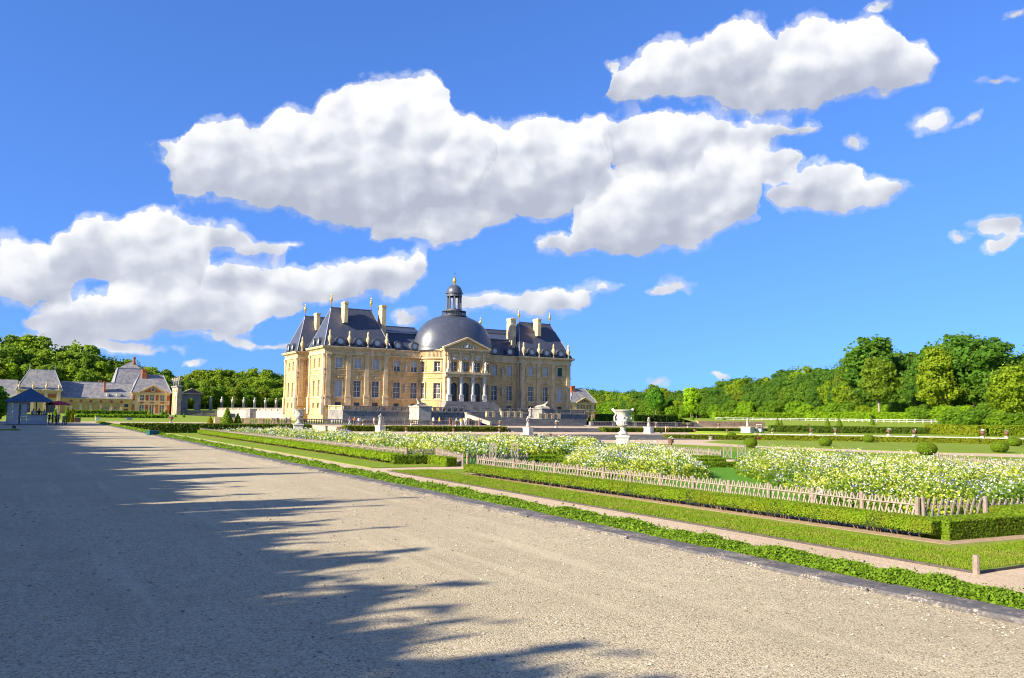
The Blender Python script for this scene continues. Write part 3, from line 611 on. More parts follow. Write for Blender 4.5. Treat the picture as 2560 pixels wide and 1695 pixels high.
def window(parent, ax, ay, bx, by, zb, zt, kind):
    """glazed window (pane sheet behind painted bars), shutter, blind or door between two jamb points"""
    w, h = math.hypot(bx - ax, by - ay), zt - zb; key = (round(w, 2), round(h, 2), kind)
    nm = 'door' if kind == 'door' else 'window'
    if key not in WIN:
        ms = []
        pane = MB().quad((-w / 2, .10, 0), (w / 2, .10, 0), (w / 2, .10, h), (-w / 2, .10, h))
        if kind == 'shut': ms.append(('shutter', MB().box(-w / 2, .0, 0, -.01, .06, h).box(.01, 0, 0, w / 2, .06, h), M['green_shutter']))
        elif kind == 'dark': ms.append(('pane', pane, M['glass']))
        elif kind == 'door':
            ms.append(('pane', pane, M['glass']))
            f = MB().box(-w / 2, 0, 0, w / 2, .08, h * .27); f.box(-.06, .0, h * .27, .06, .08, h)
            for t in (.27, .62): f.box(-w / 2, .01, h * t, w / 2, .09, h * t + .08)
            ms.append(('frame', f, M['dark_wood']))
        elif kind == 'wood': ms.append(('leaf', MB().box(-w / 2, 0, 0, -.01, .08, h).box(.01, 0, 0, w / 2, .08, h), M['terracotta']))
        else:
            ms.append(('pane', pane, M['glass']))
            f = MB(); t = .075; fm = M['frame']
            f.box(-w / 2, 0, 0, -w / 2 + t, .09, h).box(w / 2 - t, 0, 0, w / 2, .09, h).box(-w / 2 + t, 0, 0, w / 2 - t, .09, t).box(-w / 2 + t, 0, h - t, w / 2 - t, .09, h)
            f.box(-.075, -.02, t, .075, .08, h - t)
            rows = {'tall': 3, 'mid': 2, 'blind': 2, 'half': 2, 'blindtall': 3}.get(kind, 2)
            for i in range(1, rows): f.box(-w / 2 + t, -.01, h * i / rows - .07, -.075, .07, h * i / rows + .07).box(.075, -.01, h * i / rows - .07, w / 2 - t, .07, h * i / rows + .07)
            for s in (-1, 1):                                    # glazing bars
                f.box(s * w / 4 - .018, .03, t, s * w / 4 + .018, .075, h - t)
                for i in range(rows): zc = h * (i + .5) / rows; f.box(min(s * .075, s * (w / 2 - t)), .035, zc - .016, max(s * .075, s * (w / 2 - t)), .07, zc + .016)
            ms.append(('frame', f, fm))
            if kind in ('blind', 'blindtall', 'half'):
                zb0 = h * .45 if kind == 'half' else .05
                ms.append(('blind', MB().quad((-w / 2 + .03, .095, zb0), (w / 2 - .03, .095, zb0), (w / 2 - .03, .095, h), (-w / 2 + .03, .095, h)), M['blind']))
        WIN[key] = []
        for n, mb, mt in ms: me = mb.mesh(n); me.materials.append(mt); WIN[key].append((n, me))
    rz = math.atan2(by - ay, bx - ax); cx, cy = (ax + bx) / 2, (ay + by) / 2
    (n0, m0), rest = WIN[key][0], WIN[key][1:]
    o = shared(nm, m0, parent, (cx, cy, zb), rz)
    for n, me in rest: link(n, me, o)
    return o
def band(mb, x0, y0, x1, y1, z0, z1, out):
    """moulding round a rectangular block, standing 'out' metres proud"""
    mb.box(x0 - out, y0 - out, z0, x1 + out, y1 + out, z1)
def cornice(mb, x0, y0, x1, y1, z, h, out):
    for a, b, o in ((0, .25, .25), (.25, .5, .45), (.5, .8, .85), (.8, 1., 1.)): band(mb, x0, y0, x1, y1, z + h * a, z + h * b - .004, out * o)
URN = [(.30, 0), (.34, .12), (.22, .3), (.16, .5), (.22, .7), (.42, 1.15), (.55, 1.75), (.52, 2.1), (.36, 2.35), (.26, 2.5), (.30, 2.62), (.22, 2.8), (.26, 3.0), (.30, 3.2), (.22, 3.5), (.10, 3.75), (0, 3.85)]
urn_me = MB().lathe(URN, seg=12).mesh('urn', smooth=True); urn_me.materials.append(M['urn_stone'])
FIN = [(.10, 0), (.09, 1.0), (.16, 1.05), (.12, 1.2), (.30, 1.55), (.38, 1.95), (.30, 2.35), (.14, 2.55), (.12, 2.75), (.20, 2.95), (.16, 3.2), (.05, 3.4), (0, 3.6)]
fin_me = MB().lathe(FIN, seg=10).mesh('finial', smooth=True); fin_me.materials.append(M['gold'])
dorm_hood = MB()
for y0, y1, ro, ri in ((0, .35, 1.08, .70),):
    N = 18
    for i in range(N):
        t1, t2 = 2 * math.pi * i / N, 2 * math.pi * (i + 1) / N; p = lambda r, t, y: (r * math.cos(t), y, .95 + r * math.sin(t))
        dorm_hood.quad(p(ri, t1, 0), p(ri, t2, 0), p(ro, t2, 0), p(ro, t1, 0)); dorm_hood.quad(p(ri, t1, 0), p(ri, t1, .3), p(ri, t2, .3), p(ri, t2, 0)); dorm_hood.quad(p(ro, t1, 0), p(ro, t2, 0), p(ro, t2, 2.2), p(ro, t1, 2.2))
dorm_hood.box(-1.25, 0, -.05, 1.25, 1.2, .22)
dorm_me = dorm_hood.mesh('dormer'); dorm_me.materials.append(M['lead_dark'])
pane_me = MB().lathe([(.72, 0), (.72, .04)], seg=16).mesh('pane'); pane_me.materials.append(M['blind'])
def dormer(parent, x, y, z, rz=0):
    o = shared('dormer', dorm_me, parent, (x, y, z), rz); p = link('pane', pane_me, o, (0, .22, .95)); p.rotation_euler = (R(90), 0, 0)
def chimney(parent, x0, y0, x1, y1, z0, z1, mt):
    mb = MB().box(x0, y0, z0, x1, y1, z1 - .5).box(x0 - .12, y0 - .12, z1 - .5, x1 + .12, y1 + .12, z1 - .15).box(x0 - .05, y0 - .05, z1 - .15, x1 + .05, y1 + .05, z1)
    return put('chimney', mb, mt, parent)
def pilaster(parent, x, y, z0, z1, w, mt, ax='x', sgn=-1, ped=2.4, proud=.28):
    """flat column with pedestal, base and leafy capital; ax is the axis the wall runs along"""
    mb = MB()
    def bx(hw, p, a, b):
        if ax == 'x': mb.box(x - hw, min(y + sgn * p, y), a, x + hw, max(y + sgn * p, y), b)
        else: mb.box(min(x + sgn * p, x), y - hw, a, max(x + sgn * p, x), y + hw, b)
    bx(w / 2 + .18, proud + .2, z0, z0 + ped - .25); bx(w / 2 + .26, proud + .3, z0 + ped - .25, z0 + ped); bx(w / 2 + .12, proud + .12, z0 + ped, z0 + ped + .35)
    bx(w / 2, proud, z0 + ped + .35, z1 - .8)
    for i, (o, a, b) in enumerate(((.05, -.8, -.7), (.02, -.7, -.45), (.12, -.45, -.22), (.2, -.22, 0))): bx(w / 2 + o, proud + o, z1 + a, z1 + b)
    return put('pilaster', mb, mt, parent)
# ---------------------------------------------------------------- the chateau
CX = 96.4
ch = thing('chateau', 'honey stone country house with slate roofs and a big dome behind the flower garden', 'chateau', (CX, 195, 0))
F, FP, SL = M['facade'], M['facade_pale'], M['slate']
def pavilion(x0, x1, y0, y1, zb, bays, kinds, westwin=True, ridge=None, sw=True, roofkids=True, south=True):
    n = 3; pw = (x1 - x0 - 1.2 * 2) / n; cx = [x0 + 1.2 + pw * (i + .5) for i in range(n)]
    ops = []
    for i, c in enumerate(cx):
        k1, k2 = kinds[i]
        ops += [(c - x0, 1.75, 5.4, 9.3, k1, False), (c - x0, 1.65, 12.35, 14.75, k2, False), (c - x0, 1.5, 3.3, 4.05, 'dark', False)]
    face(ch, straight(x0, y0, 1, 0), x1 - x0, zb, 15.6, ops if south else [], F)
    wops = []
    for c in ((y1 - y0) * .34, (y1 - y0) * .66): wops += [(y1 - y0 - c, 1.5, 5.4, 9.3, 'tall', False), (y1 - y0 - c, 1.4, 12.35, 14.75, 'mid', False), (y1 - y0 - c, 1.2, 2.6, 3.9, 'dark', False)]
    face(ch, straight(x0, y1, 0, -1), y1 - y0, zb, 15.6, wops if westwin else [], F)
    put('wall', MB().quad((x1, y0, zb), (x1, y1, zb), (x1, y1, 15.6), (x1, y0, 15.6)).quad((x1, y1, zb), (x0, y1, zb), (x0, y1, 15.6), (x1, y1, 15.6)).quad((x0, y0, 15.6), (x1, y0, 15.6), (x1, y1, 15.6), (x0, y1, 15.6)), F, ch)
    mb = MB(); band(mb, x0, y0, x1, y1, 15.55, 16.1, .18); band(mb, x0, y0, x1, y1, 16.1, 16.55, .12); cornice(mb, x0, y0, x1, y1, 16.5, .9, .95)
    put('cornice', mb, FP, ch)
    mb = MB(); band(mb, x0, y0, x1, y1, 11.75, 12.0, .16); band(mb, x0, y0, x1, y1, 10.6, 10.75, .1); band(mb, x0, y0, x1, y1, 4.95, 5.2, .14); put('string_course', mb, FP, ch)
    if south:
        for i in range(4): pilaster(ch, [x0 + .95, (cx[0] + cx[1]) / 2, (cx[1] + cx[2]) / 2, x1 - .95][i], y0, 3.2, 15.6, 1.05, FP)
        for c in cx:                                         # window surrounds and the carved panels above the tall windows
            for (w, a, b) in ((1.75, 5.4, 9.3), (1.65, 12.35, 14.75)):
                mb = MB().box(c - w / 2 - .3, y0 - .1, a, c - w / 2, y0 + .01, b + .3).box(c + w / 2, y0 - .1, a, c + w / 2 + .3, y0 + .01, b + .3).box(c - w / 2, y0 - .1, b, c + w / 2, y0 + .01, b + .3).box(c - w / 2 - .4, y0 - .16, a - .2, c + w / 2 + .4, y0 + .01, a)
                put('window_surround', mb, FP, ch)
            put('carved_panel', MB().box(c - 1.0, y0 - .06, 9.72, c + 1.0, y0 + .01, 10.45).lathe([(.0, -.25), (.24, -.12), (.28, .05), (.16, .2), (0, .28)], (c, y0 - .08, 10.05), 8, 1, .5).tube([(c - .9, y0 - .08, 10.25), (c - .5, y0 - .1, 9.9), (c - .25, y0 - .1, 10.15)], .07, 5).tube([(c + .9, y0 - .08, 10.25), (c + .5, y0 - .1, 9.9), (c + .25, y0 - .1, 10.15)], .07, 5), F, ch)
    for yy in (y0 + .7, y1 - .7): pilaster(ch, x0, yy, 1.2 if sw else 3.2, 15.6, .95, FP, 'y', -1, 4.0 if sw else 2.4)
    rx0, rx1, ry = ridge
    roof = put('roof', MB().hip(x0 - .35, y0 - .35, x1 + .35, y1 + .35, 17.45, 27.4, rx0, rx1, ry - .12, ry + .12), SL, ch)
    put('ridge_flashing', MB().box(rx0 - .15, ry - .22, 27.3, rx1 + .15, ry + .22, 27.55), M['lead_dark'], roof)
    for p, q in (((x0 - .35, y0 - .35), (rx0, ry)), ((x1 + .35, y0 - .35), (rx1, ry)), ((x0 - .35, y1 + .35), (rx0, ry))): put('hip_flashing', MB().tube([(p[0], p[1], 17.5), (q[0], q[1], 27.42)], .11, 5), M['lead'], roof)
    put('gutter', MB().box(x0 - .9, y0 - .9, 17.39, x1 + .9, y1 + .9, 17.5), M['lead_dark'], roof)
    for x in (rx0, rx1): shared('finial', fin_me, roof, (x, ry, 27.4))
    for c in cx if south else (): dormer(ch, c, y0 - .6, 17.75)
    for yy in (y0 + (y1 - y0) * .34, y0 + (y1 - y0) * .66): dormer(ch, x0 - .6, yy, 17.75, R(-90))
    if south:
        for i in range(4): shared('urn', urn_me, ch, ([x0 + 1.0, (cx[0] + cx[1]) / 2, (cx[1] + cx[2]) / 2, x1 - 1.0][i], y0 - .35, 17.5))
tm, tb = ('tall', 'mid'), ('tall', 'blind')
pavilion(61.25, 77.7, 195, 207.3, -1.5, 3, [('blindtall', 'blind'), ('tall', 'blind'), ('tall', 'blind')], ridge=(64.3, 74.7, 201))
pavilion(115.1, 131.6, 195, 207.3, -1.5, 3, [('tall', 'blind'), ('tall', 'blind'), ('blindtall', 'shut')], ridge=(118.2, 128.4, 201))
pavilion(61.25, 77.7, 218, 230, -1.5, 3, [tm, tm, tm], ridge=(64.5, 74.5, 224))
pavilion(115.1, 131.6, 218, 230, -1.5, 3, [tm, tm, tm], ridge=(118.2, 128.4, 224), westwin=False, south=False)
# west range between the two pavilions and the body of the house
face(ch, straight(66, 218, 0, -1), 10.7, -1.5, 15.6, [(5.3, 1.6, 5.4, 9.3, 'tall', False), (5.3, 1.5, 12.35, 14.75, 'mid', False)], F)
put('wall', MB().quad((66, 207.3, 15.6), (127, 207.3, 15.6), (127, 229, 15.6), (66, 229, 15.6)).quad((127, 229, 0), (66, 229, 0), (66, 229, 15.6), (127, 229, 15.6)), F, ch)
WY = 196.2
def wing(x0, x1, k):
    c = [x0 + (x1 - x0) * .27, x0 + (x1 - x0) * .77] if x0 < CX else [x0 + (x1 - x0) * .23, x0 + (x1 - x0) * .73]
    ops = []
    for u in c: ops += [(u - x0, 1.75, 5.4, 9.3, 'tall', False), (u - x0, 1.65, 12.0, 14.75, k, False), (u - x0, 1.4, 3.3, 4.05, 'dark', False)]
    face(ch, straight(x0, WY, 1, 0), x1 - x0, 2.0, 15.7, ops, F)
    mb = MB().box(x0, WY - .5, 15.55, x1, WY + .4, 15.9).box(x0, WY - .3, 15.9, x1, WY + .3, 17.2).box(x0, WY - .42, 17.2, x1, WY + .35, 17.4); put('parapet', mb, FP, ch)
    put('string_course', MB().box(x0, WY - .16, 11.75, x1, WY + .02, 12.0).box(x0, WY - .1, 10.6, x1, WY + .02, 10.75).box(x0, WY - .15, 4.95, x1, WY + .02, 5.2), FP, ch)
    bal = MB()
    for i in range(int((x1 - x0 - 1) / .34)): bal.box(x0 + .5 + i * .34, WY - .36, 16.0, x0 + .66 + i * .34, WY - .3, 17.15)
    put('parapet_balusters', bal, FP, ch, kind='stuff')
    for u in c:
        for (w, a, b) in ((1.75, 5.4, 9.3), (1.65, 12.0, 14.75)): put('window_surround', MB().box(u - w / 2 - .28, WY - .1, a, u - w / 2, WY + .01, b + .28).box(u + w / 2, WY - .1, a, u + w / 2 + .28, WY + .01, b + .28).box(u - w / 2, WY - .1, b, u + w / 2, WY + .01, b + .28), FP, ch)
        put('carved_panel', MB().box(u - .95, WY - .07, 9.75, u + .95, WY + .01, 10.4), F, ch)
        dormer(ch, u, WY - .3, 17.6)
    m = (c[0] + c[1]) / 2
    for z in (7.4, 12.6):                                    # busts on brackets between the windows
        put('bust', MB().lathe([(0, -.9), (.12, -.8), (.28, -.1), (.30, 0), (.14, .06), (.16, .2), (.42, .35), (.46, .62), (.2, .78), (.14, .85), (.22, 1.0), (.22, 1.2), (.1, 1.36), (0, 1.38)], (m, WY - .35, z), 8, 1, .7), M['white_stone'], ch, True)
    xm0, xm1 = (x0 - 1.5, x1 + 2) if x0 < CX else (x0 - 2, x1 + 1.5)
    r = put('roof', MB().quad((xm0, WY + .2, 17.4), (xm1, WY + .2, 17.4), (xm1, 200.5, 22.2), (xm0, 200.5, 22.2)).quad((xm0, 200.5, 22.2), (xm1, 200.5, 22.2), (xm1, 206, 24.2), (xm0, 206, 24.2)).quad((xm0, 206, 24.2), (xm1, 206, 24.2), (xm1, 218, 24.2), (xm0, 218, 24.2)), SL, ch)
    put('ridge_flashing', MB().box(xm0, 205.8, 24.15, xm1, 206.2, 24.4), M['lead_dark'], r); put('ridge_flashing', MB().box(xm0, 200.2, 22.1, xm1, 200.6, 22.38), M['lead'], r)
wing(77.7, 86.9, 'half'); wing(105.9, 115.1, 'blind')
# chimneys (they rise through the slopes)
for a in ((66.45, 197.2, 67.4, 199.6, 23.5, 28.7), (76.75, 198.6, 77.85, 201.4, 17.4, 28.8), (114.75, 198.6, 115.9, 201.8, 17.4, 28.2), (122.2, 197.3, 123.2, 199.9, 23.5, 28.4), (66.6, 220.4, 67.6, 222.8, 23.5, 28.2)): chimney(ch, *a, FP)
# low service roofs seen behind the right-hand chimney
sr = put('rear_roof', MB().hip(100, 214, 121, 230, 21.5, 27.6, 107, 114.5, 221.5, 222.5), SL, ch)
put('ridge_flashing', MB().box(106.8, 221.3, 27.5, 114.6, 222.7, 27.75), M['lead'], sr)
for x, y in ((107.2, 222), (109.4, 222)): shared('finial', fin_me, sr, (x, y, 27.6))
chimney(ch, 109.9, 224, 113, 225.4, 24, 29.6, FP)
# oval drum
EX, EY, EA, EB = CX, 197.7, 10.2, 8.0
def oval(t0, t1, k=1.):
    n = 400; ts = [t0 + (t1 - t0) * i / n for i in range(n + 1)]
    pts = [(EX - EA * math.cos(t), EY - EB * math.sin(t)) for t in ts]; s = [0]
    for i in range(n): s.append(s[-1] + math.dist(pts[i], pts[i + 1]))
    def P(u, d):
        f = np.interp(u, s, ts); nx, ny = -math.cos(f) / EA, -math.sin(f) / EB; l = math.hypot(nx, ny)
        return EX - EA * math.cos(f) - d * nx / l, EY - EB * math.sin(f) - d * ny / l
    return P, s[-1], lambda t: float(np.interp(t, ts, s))
for t0, t1, wins in ((-8, 59, (18, 45.6)), (121, 188, (134.4, 162))):
    P, LN, su = oval(R(t0), R(t1))
    ops = []
    for t in wins: ops += [(su(R(t)), 1.75, 5.4, 9.3, 'tall', False), (su(R(t)), 1.65, 12.2, 14.75, 'mid', False)]
    face(ch, P, LN, 2.0, 15.7, ops, F, sub=20, depth=.4)
    def ring(z0, z1, out, inn=-.4):
        mb = MB(); n = 24
        for i in range(n):
            u1, u2 = LN * i / n, LN * (i + 1) / n; o = lambda u, d, z: (*P(u, d), z)
            mb.quad(o(u1, -out, z0), o(u2, -out, z0), o(u2, -out, z1), o(u1, -out, z1)); mb.quad(o(u1, -out, z1), o(u2, -out, z1), o(u2, -inn, z1), o(u1, -inn, z1)); mb.quad(o(u1, -inn, z0), o(u2, -inn, z0), o(u2, -out, z0), o(u1, -out, z0))
        return mb
    for a in ((11.75, 12.05, .22), (10.5, 10.7, .12), (4.9, 5.2, .18), (15.45, 15.75, .45)): put('string_course', ring(*a), FP, ch)
    put('parapet', ring(15.75, 17.35, .12), FP, ch); put('parapet_coping', ring(17.35, 17.75, .4), FP, ch)
    mb = MB(); nb = int(LN / .34)
    for i in range(nb): x, y = P(LN * (i + .5) / nb, -.18); mb.box(x - .07, y - .07, 15.85, x + .07, y + .07, 17.3)
    put('parapet_balusters', mb, FP, ch, kind='stuff')
    for t in wins:
        for z, w, h in ((5.4, 1.75, 3.9), (12.2, 1.65, 2.55)):
            x, y = P(su(R(t)), -.05); nx, ny = P(su(R(t)), -1); rz = math.atan2(y - ny, x - nx) - math.pi / 2
            mb = MB().box(-w / 2 - .3, -.1, 0, -w / 2, .1, h + .3).box(w / 2, -.1, 0, w / 2 + .3, .1, h + .3).box(-w / 2, -.1, h, w / 2, .1, h + .3)
            me = mb.mesh('window_surround'); me.materials.append(FP); shared('window_surround', me, ch, (x, y, z), rz)
# dome and lantern
DZ = 17.8
prof = []
for i in range(25):
    t = i / 24; a = t * math.pi / 2 * .86; prof.append((math.cos(a) ** .78, math.sin(a) ** 1.0 / math.sin(math.pi / 2 * .86) * 9.3))
dm = put('dome', MB().lathe([(1.015, -.35)] + prof, (EX, EY, DZ), 72, EA + .75, EB + .05), M['dome'], ch, True)
lt = put('lantern_gallery', MB().lathe([(3.4, 0), (3.5, .25), (3.2, .35), (3.05, .4), (3.05, .5), (2.0, .55)], (EX, EY, 27.0), 24), M['lead_dark'], ch)
mb = MB()
for i in range(36): t = 2 * math.pi * i / 36; mb.lathe([(.05, 0), (.09, .3), (.05, .85)], (EX + 3.1 * math.cos(t), EY + 3.1 * math.sin(t), 27.5), 5)
put('balusters', mb, M['lead_dark'], lt, kind='stuff'); put('rail', MB().lathe([(3.0, 0), (3.25, 0), (3.25, .14), (3.0, .14), (3.0, 0)], (EX, EY, 28.35), 24), M['lead_dark'], lt)
lb = put('lantern', MB().lathe([(2.15, 0), (2.15, 1.0), (2.0, 1.1), (2.0, 1.4)], (EX, EY, 27.6), 16), M['lead_dark'], ch)
for i in range(8):
    t = math.pi / 8 + 2 * math.pi * i / 8; put('pillar', MB().lathe([(.34, 0), (.34, .2), (.27, .3), (.25, 3.3), (.36, 3.5), (.36, 3.65)], (EX + 1.72 * math.cos(t), EY + 1.72 * math.sin(t), 29.0), 8), M['lead_dark'], lb)
put('arches', MB().lathe([(1.75, 0), (2.05, 0), (2.05, .7), (2.35, .8), (2.35, 1.0), (1.75, 1.0), (1.75, 0)], (EX, EY, 32.35), 24), M['lead_dark'], lb)
put('cupola', MB().lathe([(2.3, 0)] + [(2.1 * math.cos(i / 10 * 1.5), .1 + 2.2 * math.sin(i / 10 * 1.5)) for i in range(11)], (EX, EY, 33.3), 24), M['dome'], lb, True)
put('gilt_ball', MB().lathe([(.25, 0), (.2, .25), (.45, .7), (.52, 1.1), (.4, 1.7), (.15, 2.0), (0, 2.05)], (EX, EY, 35.55), 12), M['gold'], lb, True)
put('spike', MB().tube([(EX, EY, 37.5), (EX, EY, 39.8)], [.06, .02], 5).bar((EX - .3, EY, 38.6), (EX + .3, EY, 38.6), .05, .05), M['lead_dark'], lb)
# portico
PX0, PX1, PY = 90.4, 102.1, 189.7
doors = [92.95, 96.25, 99.5]
ops = []
for d in doors: ops += [(d - PX0, 1.95, 4.8, 9.5, 'door', True), (d - PX0, 1.5, 12.4, 14.7, 'mid', False)]
face(ch, straight(PX0, PY, 1, 0), PX1 - PX0, 4.0, 17.2, ops, F, depth=.6)
face(ch, straight(PX0, 195, 0, -1), 5.3, 4.0, 17.2, [], FP); face(ch, straight(PX1, PY, 0, 1), 5.3, 4.0, 17.2, [], F)
mb = MB(); band(mb, PX0, PY, PX1, 196, 16.2, 16.6, .15); cornice(mb, PX0, PY, PX1, 196, 17.1, .9, .75); put('cornice', mb, FP, ch)
pd = put('pediment', MB().quad((PX0 - .4, PY - .25, 18.0), (PX1 + .4, PY - .25, 18.0), (CX - .1, PY - .25, 20.6)), F, ch)
put('raking_cornice', MB().bar((PX0 - .85, PY - .35, 18.1), (CX - .1, PY - .35, 20.85), .45, .9).bar((CX - .1, PY - .35, 20.85), (PX1 + .85, PY - .35, 18.1), .45, .9), FP, pd)
put('portico_roof', MB().quad((PX0 - .8, PY - .6, 18.3), (CX - .1, PY - .6, 21.05), (CX - .1, 196, 21.05), (PX0 - .8, 196, 18.3)).quad((PX1 + .8, PY - .6, 18.3), (PX1 + .8, 196, 18.3), (CX - .1, 196, 21.05), (CX - .1, PY - .6, 21.05)), M['lead'], pd)
mb = MB()
for x, s in ((-2.6, .35), (-1.6, .5), (-.7, .65), (0, .95), (.8, .6), (1.7, .5), (2.6, .32)): mb.lathe([(0, 0), (s * .6, s * .2), (s * .5, s * .8), (s * .3, s * 1.1), (s * .3, s * 1.4), (0, s * 1.6)], (CX - .1 + x, PY - .45, 18.15), 8, 1, .6)
put('tympanum_carving', mb, M['white_stone'], pd, True)
for d in doors:
    mb = MB(); n = 12; c = (d, 15.15)
    for i in range(n):
        t1, t2 = math.pi * i / n, math.pi * (i + 1) / n
        for r1, r2, o in ((.75, 1.15, .18),): mb.quad((c[0] + r1 * math.cos(t1), PY - o, c[1] + r1 * math.sin(t1)), (c[0] + r2 * math.cos(t1), PY - o, c[1] + r2 * math.sin(t1)), (c[0] + r2 * math.cos(t2), PY - o, c[1] + r2 * math.sin(t2)), (c[0] + r1 * math.cos(t2), PY - o, c[1] + r1 * math.sin(t2))); mb.quad((c[0] + r2 * math.cos(t1), PY - o, c[1] + r2 * math.sin(t1)), (c[0] + r2 * math.cos(t1), PY, c[1] + r2 * math.sin(t1)), (c[0] + r2 * math.cos(t2), PY, c[1] + r2 * math.sin(t2)), (c[0] + r2 * math.cos(t2), PY - o, c[1] + r2 * math.sin(t2)))
    put('blind_arch', mb, FP, ch)
    put('medallion', MB().lathe([(0, -.4), (.55, -.3), (.62, 0), (.45, .35), (0, .5)], (d, PY - .05, 15.5), 10, 1, .3), M['white_stone'], ch, True)
colx = [91.3, 94.6, 97.9, 101.2]
for x in colx:
    put('column_pedestal', MB().box(x - .55, PY - 1.15, 4.2, x + .55, PY - .02, 6.2).box(x - .62, PY - 1.25, 6.2, x + .62, PY - .02, 6.4), M['white_stone'], ch)
    pr = [(.52, 6.4)]
    for i in range(8): z = 6.6 + i * .48; pr += [(.50, z), (.50, z + .36), (.44, z + .38), (.44, z + .47)]
    pr += [(.42, 10.5), (.58, 10.75), (.6, 10.95)]
    put('column', MB().lathe([(r, z - 6.4) for r, z in pr], (x, PY - .58, 6.4), 14), M['white_stone'], ch)
    pilaster(ch, x, PY, 12.2, 17.1, .75, FP, ped=.5, proud=.22)
put('balcony', MB().box(PX0 - .3, PY - 1.15, 10.9, PX1 + .3, PY + .02, 11.6).box(PX0 - .5, PY - 1.35, 11.6, PX1 + .5, PY + .02, 12.1), FP, ch)
mb = MB()
for i in range(22): mb.box(PX0 + .1 + i * .53, PY - 1.27, 11.15, PX0 + .36 + i * .53, PY - 1.12, 11.5)
put('balcony_blocks', mb, F, ch, kind='stuff')
# door steps, as a broad pyramid down to the platform
ds = put('door_steps', MB().box(PX0 - 1, 186.9, 2.2, PX1 + 1, PY + .5, 4.78), M['old'], ch)
for i in range(8): put('step', MB().box(PX0 - 1 - i * .32, 186.9 - (i + 1) * .34, 2.2, PX1 + 1 + i * .32, 186.9 - i * .34, 4.78 - (i + 1) * .3), M['old'], ds)
put('rain_pipe', MB().tube([(115.0, 194.9, 16.0), (115.0, 194.9, 3)], .09, 6), M['lead_dark'], ch)
for y in (194.8, 217.8): put('rain_pipe', MB().tube([(61.0, y, 15.4), (61.0, y, 0)], .08, 6), M['lead'], ch)
# ---------------------------------------------------------------- platform and balustrades
BAL = [(.10, 0), (.10, .08), (.06, .12), (.13, .32), (.11, .42), (.06, .62), (.06, .68), (.10, .72), (.10, .80)]
def balustrade(label, p0, p1, z, h=1.0, mt='old', npier=4, w=.36, group='stone balustrades', solid=None):
    (x0, y0), (x1, y1) = p0, p1; L = math.hypot(x1 - x0, y1 - y0); ang = math.atan2(y1 - y0, x1 - x0)
    root = thing('balustrade', label, 'balustrade', (x0, y0, z), ang, group); mt = M[mt]
    local('plinth', MB().box(0, -w / 2, 0, L, w / 2, h * .18), mt, root); local('rail', MB().box(0, -w / 2 - .03, h * .84, L, w / 2 + .03, h), mt, root)
    pier = MB().box(-.3, -w / 2 - .05, 0, .3, w / 2 + .05, h * 1.03).mesh('pier'); pier.materials.append(mt)
    xs = [.3 + (L - .6) * i / max(1, npier - 1) for i in range(npier)]
    for x in xs: link('pier', pier, root, (x, 0, 0))
    mb = MB(); n = int(L / .32)
    for i in range(n):
        x = (i + .5) * L / n
        if min(abs(x - q) for q in xs) > .42: mb.lathe([(r * w / .36, zz * h * .66 / .8 + h * .18) for r, zz in BAL], (x, 0, 0), 5)
    local('balusters', mb, mt, root, kind='stuff'); return root
pf = thing('platform', 'dark weathered stone platform wall that carries the chateau above the moat', 'platform', (CX, 184, -1.5))
OLD = M['old']
put('front_wall', MB().box(62.4, 184, -1.5, 129.5, 195.2, 2.2).box(62.3, 183.85, 1.9, 129.6, 184.1, 2.15), OLD, pf)
put('paving', MB().box(62.5, 184.1, 2.2, 129.4, 196.3, 2.215), M['path'], pf)
for a, b in ((78.6, 81.7), (112.0, 115.2)): put('bastion', MB().box(a, 178.4, -1.5, b, 184.2, 3.1).box(a - .15, 178.25, 3.1, b + .15, 184.3, 3.4).box(a - .1, 178.3, .2, b + .1, 184, .45), OLD if a > 100 else M['mid_stone'], pf)
put('west_wall', MB().box(61.4, 231, -1.5, 62.2, 322, 1.6), M['mid_stone'], pf); put('west_bastion', MB().box(59.6, 262, -1.5, 61.6, 268, 2.4), OLD, pf)
balustrade('long grey balustrade on the platform edge left of the corner bastion', (62.6, 184.3), (78.5, 184.3), 2.2, 1.0, npier=8)
balustrade('grey balustrade on the platform between the sphinx bastion and the great steps', (81.8, 184.3), (93.4, 184.3), 2.2, 1.0, npier=8)
balustrade('grey balustrade on the platform at the far right end of the house', (115.3, 184.3), (129.4, 184.3), 2.2, 1.0, npier=4)
balustrade('grey balustrade on the platform just right of its steps', (103.2, 184.3), (111.9, 184.3), 2.2, 1.0, npier=4)
balustrade('short pale balustrade turning the platform corner at the left pavilion', (62.6, 194.8), (62.6, 184.6), 2.2, 1.0, 'facade_pale', 3)
balustrade('pale balustrade on the wall running back behind the left pavilion', (61.8, 322), (61.8, 231), 1.6, 1.0, 'mid_stone', 14)

